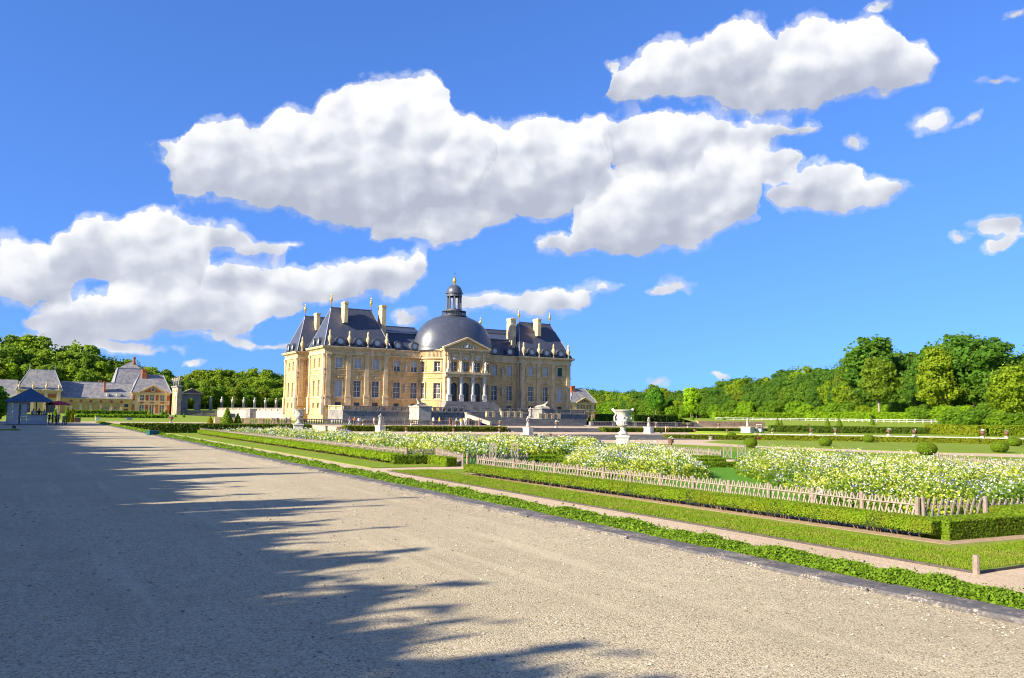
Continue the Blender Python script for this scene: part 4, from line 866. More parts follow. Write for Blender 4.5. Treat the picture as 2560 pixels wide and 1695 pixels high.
# ---------------------------------------------------------------- figures (one continuous skin each)
def skin_figure(name, joints, bones, levels=2):
    """joints {key: (x,y,z,r)}, grown into one surface"""
    me = bpy.data.meshes.new(name); keys = list(joints)
    me.from_pydata([joints[k][:3] for k in keys], [(keys.index(a), keys.index(b)) for a, b in bones], []); me.update()
    o = bpy.data.objects.new(name, me); COL.objects.link(o)
    sk = o.modifiers.new('skin', 'SKIN'); sk.use_smooth_shade = True
    for i, k in enumerate(keys): v = me.skin_vertices[0].data[i]; r = joints[k][3]; v.radius = r if hasattr(r, '__len__') else (r, r); v.use_root = (i == 0)
    o.modifiers.new('sub', 'SUBSURF').levels = levels
    dg = bpy.context.evaluated_depsgraph_get(); out = bpy.data.meshes.new_from_object(o.evaluated_get(dg)); out.name = name
    bpy.data.objects.remove(o); bpy.data.meshes.remove(me)
    return out
def human(pose='stand', robe=False):
    J = {'pelvis': (0, 0, .93, (.15, .11)), 'waist': (0, 0, 1.08, (.135, .10)), 'chest': (0, -.01, 1.28, (.165, .115)), 'sh': (0, 0, 1.42, (.12, .08)), 'neck': (0, 0, 1.50, .052), 'head': (0, -.02, 1.62, (.083, .10)), 'crown': (0, -.01, 1.70, (.07, .085))}
    B = [('pelvis', 'waist'), ('waist', 'chest'), ('chest', 'sh'), ('sh', 'neck'), ('neck', 'head'), ('head', 'crown')]
    for s, k in ((-1, 'l'), (1, 'r')):
        st = .22 if pose == 'walk' else 0.; sg = s * st
        J['h' + k] = (s * .10, 0, .86, .095); J['k' + k] = (s * .10, -sg * .6 - (.05 if pose == 'walk' else .01), .49, .062); J['a' + k] = (s * .11, -sg * 1.1 + (.05 if s < 0 and pose == 'walk' else 0), .09, .042); J['t' + k] = (s * .12, -sg * 1.1 - .16, .035, .038)
        J['s' + k] = (s * .18, 0, 1.40, .062)
        if pose == 'arm' and s > 0: J['e' + k] = (s * .34, -.12, 1.30, .045); J['w' + k] = (s * .30, -.33, 1.48, .032); J['d' + k] = (s * .28, -.40, 1.56, .03)
        elif pose == 'lean': J['e' + k] = (s * .25, -.10, 1.14, .045); J['w' + k] = (s * .14, -.28, 1.06, .032); J['d' + k] = (s * .08, -.34, 1.05, .03)
        else: J['e' + k] = (s * .24, sg * .25 + .02, 1.13, .045); J['w' + k] = (s * .25, sg * .55 - .06, .90, .033); J['d' + k] = (s * .25, sg * .6 - .10, .80, .032)
        B += [('pelvis', 'h' + k), ('h' + k, 'k' + k), ('k' + k, 'a' + k), ('a' + k, 't' + k), ('sh', 's' + k), ('s' + k, 'e' + k), ('e' + k, 'w' + k), ('w' + k, 'd' + k)]
    return skin_figure('figure', J, B, 1)
FIG = {p: human(p) for p in ('stand', 'walk', 'arm', 'lean')}
TONES = {}
def cloth(c):
    if c not in TONES: TONES[c] = plain('cloth_%d' % len(TONES), c, tuple(x * .8 for x in c), 8, .85, .2, .15)
    return TONES[c]
SKIN = plain('skin', (.42, .25, .17), (.36, .20, .13), 6, .6); HAIRS = [plain('brown_hair', (.05, .03, .02), (.03, .02, .012), 20, .6), plain('fair_hair', (.30, .20, .09), (.22, .14, .06), 20, .6), plain('grey_hair', (.30, .29, .28), (.2, .2, .2), 20, .6)]
def person(label, loc, rotz, pose, top, legs, hair=0, h=1.55, short=False, group=None):
    me = FIG[pose].copy(); me.name = 'person'; me.materials.clear()
    for mt in (SKIN, cloth(top), cloth(legs), HAIRS[hair], M['dark_wood']): me.materials.append(mt)
    for p in me.polygons:
        x, y, z = p.center; ax = abs(x)
        i = 1
        if z < .07: i = 4
        elif z < .92 and not (ax > .185 and z > .6): i = 2 if z > (.5 if short else .07) else 0
        elif ax > .2 and z < 1.22: i = 0
        elif z > 1.47: i = 3 if (z > 1.655 or (y > .01 and z > 1.56)) else 0
        p.material_index = i
    o = link('person', me, None, loc, rotz, h / 1.78); tag(o, label, 'person', group); return o
# statue: pedestal (base, die, cap) and a draped figure
def statue(label, loc, z, h_ped, w_ped, h_fig, rotz=0, pose='arm', mt='statue', name='statue', group='statues on pedestals'):
    root = thing(name, label, 'statue', (loc[0], loc[1], z), rotz, group); w = w_ped / 2
    local('pedestal', MB().box(-w * 1.18, -w * 1.18, 0, w * 1.18, w * 1.18, h_ped * .16).box(-w * 1.06, -w * 1.06, h_ped * .16, w * 1.06, w * 1.06, h_ped * .24).box(-w, -w, h_ped * .24, w, w, h_ped * .84).box(-w * 1.1, -w * 1.1, h_ped * .84, w * 1.1, w * 1.1, h_ped * .92).box(-w * 1.2, -w * 1.2, h_ped * .92, w * 1.2, w * 1.2, h_ped), M['white_stone'], root)
    me = FIG[pose].copy(); me.name = 'figure'; me.materials.clear(); me.materials.append(M[mt]); s = h_fig / 1.78
    f = link('figure', me, root, (0, 0, h_ped + .02), 0, (s * 1.5, s * 1.5, s))
    rb = MB().lathe([(.24, .0), (.25, .1), (.19, .55), (.15, .95), (.17, 1.1)], (0, 0, 0), 10, 1, .8).tube([(.18, 0, 1.05), (-.08, -.12, 1.2), (-.2, .02, 1.42)], .06, 6).tube([(.1, .15, 0), (.14, .16, .5), (.1, .12, .9)], .09, 6)
    d = local('drapery', rb, M[mt], f, True); return root
def vase(label, loc, z, h, mt='terracotta', name='garden_urn', cat='urn', group=None, plant=True, ped=.25, rotz=0):
    """footed garden urn of height h with a plant in it, on a small block"""
    root = thing(name, label, cat, (loc[0], loc[1], z), rotz, group); s = h
    local('block', MB().box(-.22 * s, -.22 * s, 0, .22 * s, .22 * s, ped * s), M['white_stone'], root)
    local('bowl', MB().lathe([(r * s, ped * s + q * s * (1 - ped)) for r, q in ((.16, 0), (.17, .06), (.08, .14), (.07, .25), (.14, .33), (.27, .48), (.31, .65), (.27, .80), (.34, .93), (.37, .97), (.35, 1.0), (.28, .97), (.22, .85))], seg=14), M[mt], root, True)
    if plant:
        rg = np.random.default_rng(int(abs(loc[0] * 10 + loc[1]))); n = 90; C = rg.normal(size=(n, 3)) * (.15 * s, .15 * s, .09 * s) + (0, 0, 1.06 * s); Nn = unit(rg.normal(size=(n, 3)) + (0, 0, .6)); U, V = axes(Nn, .09 * s * rg.uniform(.6, 1.3, n), rg)
        link('plant', quads('plant', C, U, V, (rg.random(n) < .4).astype(int), (M['flower_leaf'], M['bloom_white'])), root)['kind'] = 'stuff'
    return root
def great_urn(label, loc, z, h_ped, w_ped, h_urn, rotz=0):
    root = thing('great_urn', label, 'urn', (loc[0], loc[1], z), rotz); w = w_ped / 2
    pd_ = local('pedestal', MB().box(-w * 1.15, -w * 1.15, 0, w * 1.15, w * 1.15, h_ped * .12).box(-w, -w, h_ped * .12, w, w, h_ped * .86).box(-w * 1.08, -w * 1.08, h_ped * .86, w * 1.08, w * 1.08, h_ped * .92).box(-w * 1.18, -w * 1.18, h_ped * .92, w * 1.18, w * 1.18, h_ped), M['white_stone'], root)
    pn = MB()
    for a in range(4):
        c, s = math.cos(a * math.pi / 2), math.sin(a * math.pi / 2); q = lambda u, d, zz: (c * u - s * -(w + d), s * u + c * -(w + d), zz)
        for (u0, u1, z0, z1) in ((-w * .78, w * .78, h_ped * .18, h_ped * .22), (-w * .78, w * .78, h_ped * .76, h_ped * .80), (-w * .78, -w * .72, h_ped * .22, h_ped * .76), (w * .72, w * .78, h_ped * .22, h_ped * .76)): pn.quad(q(u0, .015, z0), q(u1, .015, z0), q(u1, .015, z1), q(u0, .015, z1))
    local('panel_moulding', pn, M['white_stone'], pd_)
    local('foot', MB().box(-w * .62, -w * .62, h_ped, w * .62, w * .62, h_ped + h_urn * .06), M['white_stone'], root)
    k = h_urn; z0 = h_ped + k * .06
    local('bowl', MB().lathe([(r * k, z0 + q * k * .94) for r, q in ((.21, 0), (.20, .03), (.11, .12), (.085, .20), (.12, .25), (.10, .28), (.16, .30), (.235, .36), (.245, .46), (.235, .50), (.255, .52), (.24, .55), (.225, .70), (.24, .82), (.30, .92), (.37, .965), (.385, .985), (.36, 1.0), (.27, .97), (.22, .85))], seg=28), M['white_stone'], root, True)
    for s in (-1, 1):                                            # masks and scrolls at the handles
        local('handle', MB().tube([(s * .24 * k, 0, z0 + .44 * k), (s * .33 * k, 0, z0 + .52 * k), (s * .33 * k, 0, z0 + .68 * k), (s * .27 * k, 0, z0 + .78 * k), (s * .36 * k, 0, z0 + .92 * k)], [.03 * k, .035 * k, .03 * k, .03 * k, .05 * k], 8).lathe([(0, -.06 * k), (.05 * k, -.03 * k), (.065 * k, .02 * k), (.04 * k, .06 * k), (0, .075 * k)], (s * .385 * k, 0, z0 + .93 * k), 8), M['white_stone'], root, True)
    fr = MB()
    for i in range(9): t = 2 * math.pi * i / 9; fr.lathe([(0, -.05 * k), (.035 * k, -.02 * k), (.04 * k, .02 * k), (0, .05 * k)], (.225 * k * math.cos(t), .225 * k * math.sin(t), z0 + .63 * k), 6)
    local('relief', fr, M['white_stone'], root, True, kind='stuff')
    mb = MB()
    for i in range(24): t = 2 * math.pi * i / 24; mb.tube([(.15 * k * math.cos(t), .15 * k * math.sin(t), z0 + .30 * k), (.24 * k * math.cos(t), .24 * k * math.sin(t), z0 + .37 * k), (.25 * k * math.cos(t), .25 * k * math.sin(t), z0 + .47 * k)], .018 * k, 4)
    local('gadroons', mb, M['white_stone'], root, True, kind='stuff'); return root
def beast(label, loc, z, L, rotz, name='sphinx'):
    """reclining beast: body, chest, head, haunch and paws in one skin, on a plinth slab"""
    root = thing(name, label, 'statue', (loc[0], loc[1], z), rotz, 'reclining stone beasts')
    local('slab', MB().box(-.6, -L / 2, 0, .6, L / 2, .15), M['white_stone'], root)
    J = {'hip': (0, L * .32, .45, .34), 'mid': (0, 0, .55, .30), 'chest': (0, -L * .22, .75, .36), 'neck': (0, -L * .28, 1.2, .2), 'head': (0, -L * .33, 1.5, .23), 'nose': (0, -L * .40, 1.5, .14), 'tail': (.3, L * .45, .3, .08)}
    B = [('hip', 'mid'), ('mid', 'chest'), ('chest', 'neck'), ('neck', 'head'), ('head', 'nose'), ('hip', 'tail')]
    for s, k in ((-1, 'l'), (1, 'r')):
        J['e' + k] = (s * .3, -L * .2, .35, .15); J['p' + k] = (s * .28, -L * .44, .27, .11); J['q' + k] = (s * .38, L * .22, .36, .2); J['f' + k] = (s * .4, L * .05, .26, .11)
        B += [('chest', 'e' + k), ('e' + k, 'p' + k), ('hip', 'q' + k), ('q' + k, 'f' + k)]
    me = skin_figure('body', J, B, 1); me.materials.append(M['statue']); link('body', me, root, (0, 0, .05)); return root
# statues on the chateau's balcony (fixed to it)
for i, x in enumerate((90.9, 94.45, 97.8, 101.4)):
    b = put('statue_block', MB().box(x - .4, PY - 1.25, 12.1, x + .4, PY - .45, 12.7), M['white_stone'], ch)
    me = FIG[('arm', 'stand', 'lean', 'arm')[i]].copy(); me.materials.clear(); me.materials.append(M['white_stone']); s = 2.35 / 1.78
    f = shared('balcony_statue', me, ch, (x, PY - .85, 12.7), 0, (s * 1.1, s * 1.1, s))
    dm_ = MB().lathe([(.25, 0), (.26, .1), (.2, .55), (.16, .95), (.17, 1.1)], (0, 0, 0), 10, 1, .8).tube([(.18, 0, 1.05), (-.08, -.12, 1.2), (-.2, .02, 1.42)], .06, 6).mesh('drapery', smooth=True); dm_.materials.append(M['white_stone']); link('drapery', dm_, f)
# ---------------------------------------------------------------- ornaments of the terraces
def size_at(loc, z, px): return px / ppm(loc[0], loc[1])
p = gp(1557, 1137, ZP); great_urn('great white carved stone urn on a panelled pedestal amid the flower beds', p, ZP, size_at(p, 0, 48), size_at(p, 0, 30), size_at(p, 0, 64), R(-42))
p = gp(745, 1082, ZP); p = (p[0] * .92, p[1] * .92); great_urn('smaller weathered stone urn on a plain pedestal at the back of the left flower bed', p, ZP, 1.2, 1.0, 1.75, R(-12))
for lab, px, pyb, hp, wp, hf, pose in (('lichened statue on a white pedestal behind the left flower bed', 950, 1084, 20, 24, 31, 'lean'), ('draped statue on a broad pedestal before the great steps', 1320, 1087, 19, 25, 28, 'arm'), ('statue on a pedestal right of the great urn beside the hedge', 1622, 1083, 16, 25, 25, 'stand'), ('statue on a broad stepped pedestal at the right end of the hedge', 1869, 1085, 18, 34, 23, 'lean')):
    p = gp(px, pyb, -.5); k = 1 / ppm(*p); statue(lab, p, -.5 if p[0] < 84 and p[1] > 80.5 else -.5, hp * k, wp * k * .72, hf * k, R(20), pose)
p = (80.15, 181); beast('grey sphinx lying on the bastion left of the great steps', p, 3.4, 3.6, R(-70))
beast('pale reclining statue on the bastion right of the great steps', (113.6, 181), 3.4, 3.8, R(60))
balustrade('balustrade along the left end of the terrace, coloured pale as if sunlit', (20.5, 109), (30.0, 109), 0, .74, 'facade_pale', 6)  # paler stone stands in for sunlight on this run
balustrade('grey moat balustrade between the left terrace and the great steps', (31.0, 109), (57.5, 109), 0, .74, 'old', 8)
balustrade('grey moat balustrade right of the great steps', (78, 110), (100.5, 110), 0, .8, 'old', 6)
tag(put('parapet_wall', MB().box(100.9, 110, -.1, 117, 110.4, .95).box(100.8, 109.9, .95, 117.1, 110.5, 1.05), M['facade_pale']), 'plain pale parapet wall right of the moat balustrade', 'wall')
balustrade('pale balustrade on the landing left of the upper steps', gy(1215, 1037, 160)[:1] + (160,), gy(1237, 1037, 160)[:1] + (160,), 1.05, 1.25, 'facade_pale', 2)
balustrade('long pale balustrade above the upper steps', gy(1252, 1038, 160)[:1] + (160,), gy(1306, 1039, 160)[:1] + (160,), 1.05, 1.35, 'facade_pale', 4)
balustrade('pale balustrade on the landing at the right of the great steps', gy(1345, 1050, 128)[:1] + (128,), gy(1400, 1052, 128)[:1] + (128,), 1.04, .9, 'facade_pale', 4)
tag(put('step_cheek', MB().bar((58.9, 107.8, .3), (58.9, 115, 1.35), .5, .4).box(58.6, 115, 0, 59.15, 115.6, 1.75).box(58.5, 114.9, 1.75, 59.25, 115.7, 1.87), M['mid_stone']), 'sloping stone cheek and pier at the left of the great steps', 'wall')
p = gy(1326, 1045, 150); statue('tall statue standing on the landing above the great steps', (p[0], 150), 1.05, .3, .9, 2.0, 0, 'stand')
# pots along the edges
POTS = [(428, 1057, 15, 0.), (617, 1059, 13, 0.), (762, 1061, 11, 0.), (909, 1063, 12, 0.), (1029, 1064, 12, 0.), (1141, 1065.5, 13, 0.), (1250, 1067, 13, 0.), (1391, 1069, 14, 0.), (1640, 1068, 10, 0.), (1720, 1069, 10, 0.), (1797, 1069.5, 10, 0.)]
for i, (x, y, h, z) in enumerate(POTS):
    p = gp(x, y, z); vase('dark planted urn on the terrace edge, %s of its row from the left' % ORD[i], p, z, size_at(p, 0, h), group='urns on the terrace edge')
for i, (x, y, h) in enumerate([(1016, 1080, 11), (1134, 1082, 11), (1249, 1083, 12), (1653, 1083, 11), (1737, 1083.5, 11), (1818, 1084, 11)]):
    p = gp(x, y, -.5); vase('terracotta pot before the terrace hedge, %s from the left' % ORD[i], p, -.5, size_at(p, 0, h), group='pots before the terrace hedge', plant=False)
p = gp(1677, 1121, ZP + .03); vase('large dark urn with white flowers on the lawn right of the great urn', p, ZP + .03, size_at(p, 0, 24), ped=.12)
p = gp(1375, 1100, ZP); vase('terracotta pot of greenery by the low wall left of the parterre steps', p, ZP, size_at(p, 0, 15), ped=.1)
p = gp(1337, 1098, ZP); tag(put('waste_bin', MB().lathe([(.16, 0), (.2, .02), (.24, .55), (.26, .56), (.26, .6), (.2, .6)], (*p, ZP), 12), M['teal']), 'small teal bin at the foot of the statue by the great steps', 'bin')
# ---------------------------------------------------------------- hedges of the terraces
gh = 'hedges of the terraces'
hedge('terrace_hedge', 'long clipped hedge below the terrace, left of the great steps', (31.5, 92.6), (52.6, 92.6), 1.2, .60, -.5, .13, 120, gh, (.85, .72, .7))
hedge('terrace_hedge', 'dark clipped hedge below the terrace at the far left', (9.5, 103.3), (30.8, 103.3), 1.2, 1.05, ZP, .14, 100, gh, (.6, .62, .8))
hedge('terrace_hedge', 'clipped hedge below the terrace, right of the great steps', (67.6, 92.6), (99, 93.0), 1.2, .58, -.5, .13, 120, gh, (.85, .8, .8))
hedge('terrace_hedge', 'low clipped hedge at the foot of the parterre steps on the right', gp(1660, 1098, ZP), gp(1885, 1100, ZP), .9, .52, ZP, .11, 150, gh, (.95, .85, .7))
ivy = [gp(1885, 1100, ZP), (90, 66.35), (101.8, 55.8), (122, 38.5)]
for i in range(3): hedge('wall_hedge', 'trimmed ivy hedge under the white coping at the right, %s stretch' % ('far', 'middle', 'near')[i], ivy[i], ivy[i + 1], .7, .62, ZP, .12, 170, gh, (1.25, 1.0, .6))
cop = thing('coping', 'long white stone coping above the ivy hedge at the right', 'wall', (80, 75.9, -.38))
for i in range(3):
    a, b = ivy[i], ivy[i + 1]; d = (Vector(b) - Vector(a)); n = int(d.length / 1.9); nn = Vector((d.y, -d.x)).normalized() * -.45
    for j in range(n):
        u, v = Vector(a) + d * ((j + .01) / n) + nn * .2, Vector(a) + d * ((j + .99) / n) + nn * .2
        if (u.length < 125): put('coping_stone', MB().bar((u.x, u.y, -.3), (v.x, v.y, -.3), .15, .55), M['white_stone'], cop)
for i, (x, y, h) in enumerate([(1931, 1083, 9), (2028, 1085.5, 13), (2089, 1086, 13), (2222, 1089, 15), (2286, 1090.5, 15), (2457, 1095, 18), (2517, 1095.5, 17)]):
    p = gp(x, y, -.22); vase('terracotta urn on the white coping, %s from the left' % ORD[i], p, -.22, size_at(p, 0, h), group='urns on the white coping')
for i, (x, y) in enumerate([(2021, 1068), (2093, 1068.5), (2162, 1069), (2227, 1069), (2290, 1069)]):
    p = gp(x, y, .1); vase('small far urn at the foot of the grass bank, %s from the left' % ORD[i], p, .05, size_at(p, 0, 9), group='far urns by the grass bank', plant=False)
ht = [(gp(1925, 1083, -.3), gp(2320, 1088, -.3), 'dark', (.62, .66, .8)), (gp(2322, 1087, -.3), gp(2455, 1093, -.3), 'yellow-green', (1.25, 1.05, .6)), (gp(2470, 1093, -.3), gp(2720, 1096, -.3), 'bright', (1.3, 1.25, .7))]
for i, (a, b, t, c) in enumerate(ht):
    a, b = Vector(a) * 1.09, Vector(b) * 1.09; hh = (14, 22, 24)[i] / ppm(*((a + b) / 2)); hedge('tall_hedge', 'tall %s clipped hedge behind the coping urns at the right' % t, a, b, 1.2, hh + .1, -.32, .16, 90, gh, c)
p0, p1 = gp(1895, 1069, -.25), gp(2340, 1069.5, -.25); hedge('tall_hedge', 'thin far hedge line below the grass bank', (112, 100), (150, 70), .9, .5, -.3, .2, 40, gh, (.8, .8, .7))
# small hedges behind the moat right of the house
for i, (a, b, z, h, c) in enumerate([((1493, 1040), (1545, 1040), 330, 7, (.45, .6, .9)), ((1580, 1040), (1622, 1041), 330, 6.4, (.45, .6, .9)), ((1626, 1041), (1690, 1041), 330, 6.0, (.42, .55, .85))]):
    x0, x1 = gy(*a, 230)[0], gy(*b, 230)[0]; hedge('far_hedge', 'dark square hedge behind the right end of the house, %s' % ('nearest the house', 'middle one', 'farthest out')[i], (x0, 230), (x1, 230), 2, 2.4, -.2, .35, 24, gh, c)
for i, (xa, xb, Y, h) in enumerate([(1785, 1965, 172, 2.0), (2020, 2110, 154, 2.2), (2112, 2200, 150, 2.5)]):
    x0, x1 = gy(xa, 1050, Y)[0], gy(xb, 1050, Y)[0]; hedge('beech_hedge', 'bright green tall beech hedge before the right-hand wood, %s' % ('left one', 'middle one', 'right one')[i], (x0, Y), (x1, Y - 8), 1.5, h, 1.1, .3, 50, gh, (1.5, 1.7, .8))
# ---------------------------------------------------------------- low box hedges of the parterre
lh = 'low box hedges of the parterre'
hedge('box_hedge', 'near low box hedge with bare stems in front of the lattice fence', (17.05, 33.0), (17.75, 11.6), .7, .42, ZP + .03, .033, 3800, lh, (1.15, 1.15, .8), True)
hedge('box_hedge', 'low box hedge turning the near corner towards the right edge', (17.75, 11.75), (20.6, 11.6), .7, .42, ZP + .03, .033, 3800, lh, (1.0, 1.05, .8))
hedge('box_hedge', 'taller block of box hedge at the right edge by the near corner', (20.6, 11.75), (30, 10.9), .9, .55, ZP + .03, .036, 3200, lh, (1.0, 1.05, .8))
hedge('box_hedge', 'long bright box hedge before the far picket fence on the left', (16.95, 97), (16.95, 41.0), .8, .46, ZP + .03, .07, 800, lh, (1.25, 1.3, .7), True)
hedge('box_hedge', 'short dark end of the left box hedge at the gap', (16.6, 40.9), (18.6, 40.6), .6, .44, ZP + .03, .06, 900, lh, (.9, .95, .8))  # darker leaf tint puts the south face's shade into the colour
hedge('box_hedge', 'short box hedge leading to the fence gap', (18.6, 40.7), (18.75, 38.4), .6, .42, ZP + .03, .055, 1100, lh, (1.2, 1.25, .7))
for i, (a, b) in enumerate([((1290, 1163), (1440, 1164)), ((1292, 1154), (1385, 1153)), ((1345, 1149), (1465, 1152)), ((1737, 1171), (1839, 1170)), ((1725, 1161), (1825, 1160)), ((1722, 1152), (1800, 1153))]):
    hedge('box_hedge', ('%s low hedge line on the lawn left of the great urn' if i < 3 else '%s low hedge line on the lawn right of the great urn') % ('front', 'middle', 'rear')[i % 3], gp(*a, ZP), gp(*b, ZP), .5, .26, ZP + .05, .055, 900, lh, (1.0, 1.1, .7))
# ---------------------------------------------------------------- clipped balls and cones
for i, (x, yb, w, h) in enumerate([(1829, 1100, 21, 17), (1876, 1120, 31, 22), (2063, 1117, 30, 21), (2172, 1107.5, 25, 18), (2318, 1139, 44, 29), (2499, 1133, 38, 26), (2536, 1117, 31, 21)]):
    p = gp(x, yb - 1, ZP); k = 1.06 / ppm(*p); r, hh = w / 2 * k, h * k
    prof = [(r * math.sin(math.pi * t / 12) ** .75 if 0 < t < 12 else 0, hh * (.5 - .5 * math.cos(math.pi * t / 12))) for t in range(13)]; prof[0] = (r * .6, 0)
    topiary('clipped_ball', ['small clipped ball beside the statue hedge', 'round clipped ball right of the wooden gate', 'clipped ball on the near side of the gravel path, mid right', 'small clipped ball against the ivy hedge', 'largest clipped ball, on the gravel path edge', 'clipped ball left of the right edge', 'clipped ball at the right edge by the ivy hedge'][i], (*p, ZP + .02), prof, .045, 4200, (.95, 1.05, .7), 'clipped balls on the lawn')
def cone(label, px, yb, w, h, z, color, group, g=None):
    p = g or gp(px, yb, z); k = 1 / ppm(*p); r, hh = w / 2 * k, h * k
    topiary('clipped_cone', label, (*p, z - .02), [(r * .9, 0), (r, hh * .08), (r * .95, hh * .18), (r * .62, hh * .5), (r * .3, hh * .8), (0, hh)], max(.12, hh / 14), 700, color, group)
cg = 'clipped cones'
for i, (x, y, w, h) in enumerate([(1944, 1067, 12, 21), (1953, 1066.5, 9, 17), (2069, 1067, 15, 21), (2099, 1066, 14, 21), (2180, 1066.5, 17, 22)]): cone('yew cone on the grass bank at the right, %s from the left' % ORD[i], x, y, w, h, .35, (.85, 1.0, .7), cg)
for i, (x, y, w, h) in enumerate([(1709, 1058, 6, 10), (1731.5, 1058, 15, 23), (1810, 1057.5, 15, 20), (1834, 1057, 6, 8)]): cone('yew cone beyond the parapet wall, %s from the left' % ORD[i], x, y, w, h, 0.06, (.8, 1., .7), cg, (gy(x, y, 150)[0], 150))
for i, (x, y, w, h) in enumerate([(1473, 1054, 8, 13), (1484, 1056, 7, 8), (1492, 1056, 8, 10), (1517.6, 1055, 9, 15), (1530, 1056, 8, 13)]): cone('far yew cone behind the moat right of the house, %s from the left' % ORD[i], x, y, w, h, -.05, (.8, 1., .8), cg, (gy(x, y, 200)[0], 200))
for i, (x, y, w, h, c) in enumerate([(246, 1034.5, 9, 14, 0), (253.5, 1035.5, 10, 16, 0), (262, 1048, 9, 14, 0), (356, 1037, 8, 15, 0), (366.5, 1037.5, 9, 15, 0), (372, 1054, 20, 28, 1), (381, 1051, 9, 20, 2), (398, 1051, 10, 15, 0), (405.5, 1038, 9, 14, 0), (414, 1038.5, 9, 15, 0), (438, 1051, 10, 16, 0), (459, 1051.5, 11, 18, 0)]):
    Y = 290 if y < 1040 else 200; q = gy(x, y, Y); cone('dark yew cone before the outbuildings, %s from the left' % ORD[i], x, y, w, h, q[1], [(.7, .95, .8), (.9, 1.15, .6), (.6, .6, .5)][c], cg, (q[0], Y))
for lab, x, y, w, h, c in (('big pointed yew cone left of the house', 567, 1060, 28, 42, (.9, 1.05, .5)), ('rounded dark yew beside the big cone left of the house', 594, 1060, 17, 28, (.7, .8, .55)), ('browning yew cone left of the big cone', 525, 1058, 13, 20, (1.6, .95, .45)), ('browning shrub cone right of the kiosk umbrella', 179, 1052, 13, 34, (1.7, 1.05, .4)), ('tall green cone behind the kiosk umbrella', 166, 1052, 11, 40, (.9, 1.2, .6)), ('green cone just right of the kiosk', 137, 1052, 13, 34, (.9, 1.2, .6))):
    Y = 106 if x > 300 else 112; q = gy(x, y, Y); cone(lab, x, y, w, h, min(q[1], .0), c, cg, (q[0], Y))

# ---------------------------------------------------------------- wooden lattice fences
pale_me = {}
for s in (-1, 1):
    me = MB().bar((-s * .09, -s * .014, .0), (s * .09, -s * .014, .56), .044, .018).mesh('pale'); me.materials.append(M['wood']); pale_me[s] = me
post_me = MB().lathe([(.06, -.15), (.062, 0), (.06, .60), (.05, .635), (0, .64)], seg=8).mesh('post'); post_me.materials.append(M['wood_post'])
def lattice(label, pts, z=ZP + .04, step=.19, single=True, h=1.0, post_gap=1.65, group='lattice fences of the parterre'):
    root = thing('lattice_fence', label, 'fence', (*pts[0], z), 0, group); bulk = MB(); rr = random.Random(len(label))
    for (x0, y0), (x1, y1) in zip(pts, pts[1:]):
        L = math.hypot(x1 - x0, y1 - y0); a = math.atan2(y1 - y0, x1 - x0); ux, uy = (x1 - x0) / L, (y1 - y0) / L
        n = max(1, round(L / post_gap))
        for i in range(n + 1): shared('post', post_me, root, (x0 + ux * L * i / n, y0 + uy * L * i / n, z), rr.uniform(0, 3), (1, 1, h * rr.uniform(.95, 1.05)))
        put('rail', MB().tube([(x0 + ux * L * t - uy * .03, y0 + uy * L * t + ux * .03, z + (.44 + rr.uniform(-.012, .012)) * h) for t in np.linspace(0, 1, max(2, n + 1))], .02, 6), M['wood'], root)
        m = int(L / step)
        for i in range(m):
            for s in (-1, 1):
                u = (i + .5 + s * .02) * L / m + rr.uniform(-.015, .015); p = (x0 + ux * u, y0 + uy * u, z + .03)
                if single:
                    o = shared('pale', pale_me[s], root, p, a + rr.uniform(-.03, .03), (rr.uniform(.9, 1.12), 1, h * rr.uniform(.94, 1.06)))
                else:
                    d = s * .11; bulk.bar((p[0] - ux * d, p[1] - uy * d, p[2]), (p[0] + ux * d, p[1] + uy * d, p[2] + .56 * h * rr.uniform(.94, 1.06)), .046, .02)
    if not single: put('pales', bulk, M['wood'], root, kind='stuff')
    return root
lattice('near pale lattice fence running back behind the box hedge', [(20.15, 13.8), (19.2, 36.4)])
lattice('lattice fence turning the near corner towards the right edge', [(20.3, 13.75), (25.5, 11.9), (31, 10.9)])
lattice('long pale lattice fence along the left flower bed', [(19.2, 45.2), (18.2, 80), (17.2, 99)], single=False, step=.2)
lattice('dark short lattice fence stepping back at the gap', [(19.25, 45.2), (21.0, 45.0)], single=False)
lattice('short pale lattice fence ending at the gap post', [(21.0, 44.9), (19.3, 38.2)], single=False)
lattice('small dark lattice return at the gap', [(19.5, 38.1), (20.9, 38.3)], single=False)
lattice('short weathered lattice fence before the left gate frames', [(20.0, 37.2), (22.9, 37.9)], single=False)
lattice('greying lattice fence left of the right-hand gate', [gp(1649, 1137, ZP), gp(1745, 1145, ZP), gp(1802, 1152, ZP)], single=False)
lattice('half hidden lattice fence behind the right flower bed', [gp(2345, 1166, ZP), gp(2440, 1176, ZP), gp(2590, 1190, ZP)], single=False, h=1.1)
def gate_frame(label, p, w, h, rz):
    root = thing('wooden_gate', label, 'gate', (*p, ZP + .04), rz, 'tall wooden gate frames')
    for x in (-w / 2, w / 2): local('post', MB().box(x - .03, -.03, 0, x + .03, .03, h), M['wood'], root)
    local('rail', MB().box(-w / 2 + .03, -.025, h - .1, w / 2 - .03, .025, h - .03), M['wood'], root); local('rail', MB().box(-w / 2 + .03, -.025, h * .18, w / 2 - .03, .025, h * .18 + .06), M['wood'], root)
    local('brace', MB().bar((-w / 2 + .03, .012, h * .2), (w / 2 - .03, .012, h - .08), .045, .02), M['wood'], root); local('brace', MB().bar((w / 2 - .03, -.012, h * .2), (-w / 2 + .03, -.012, h - .08), .045, .02), M['wood'], root)
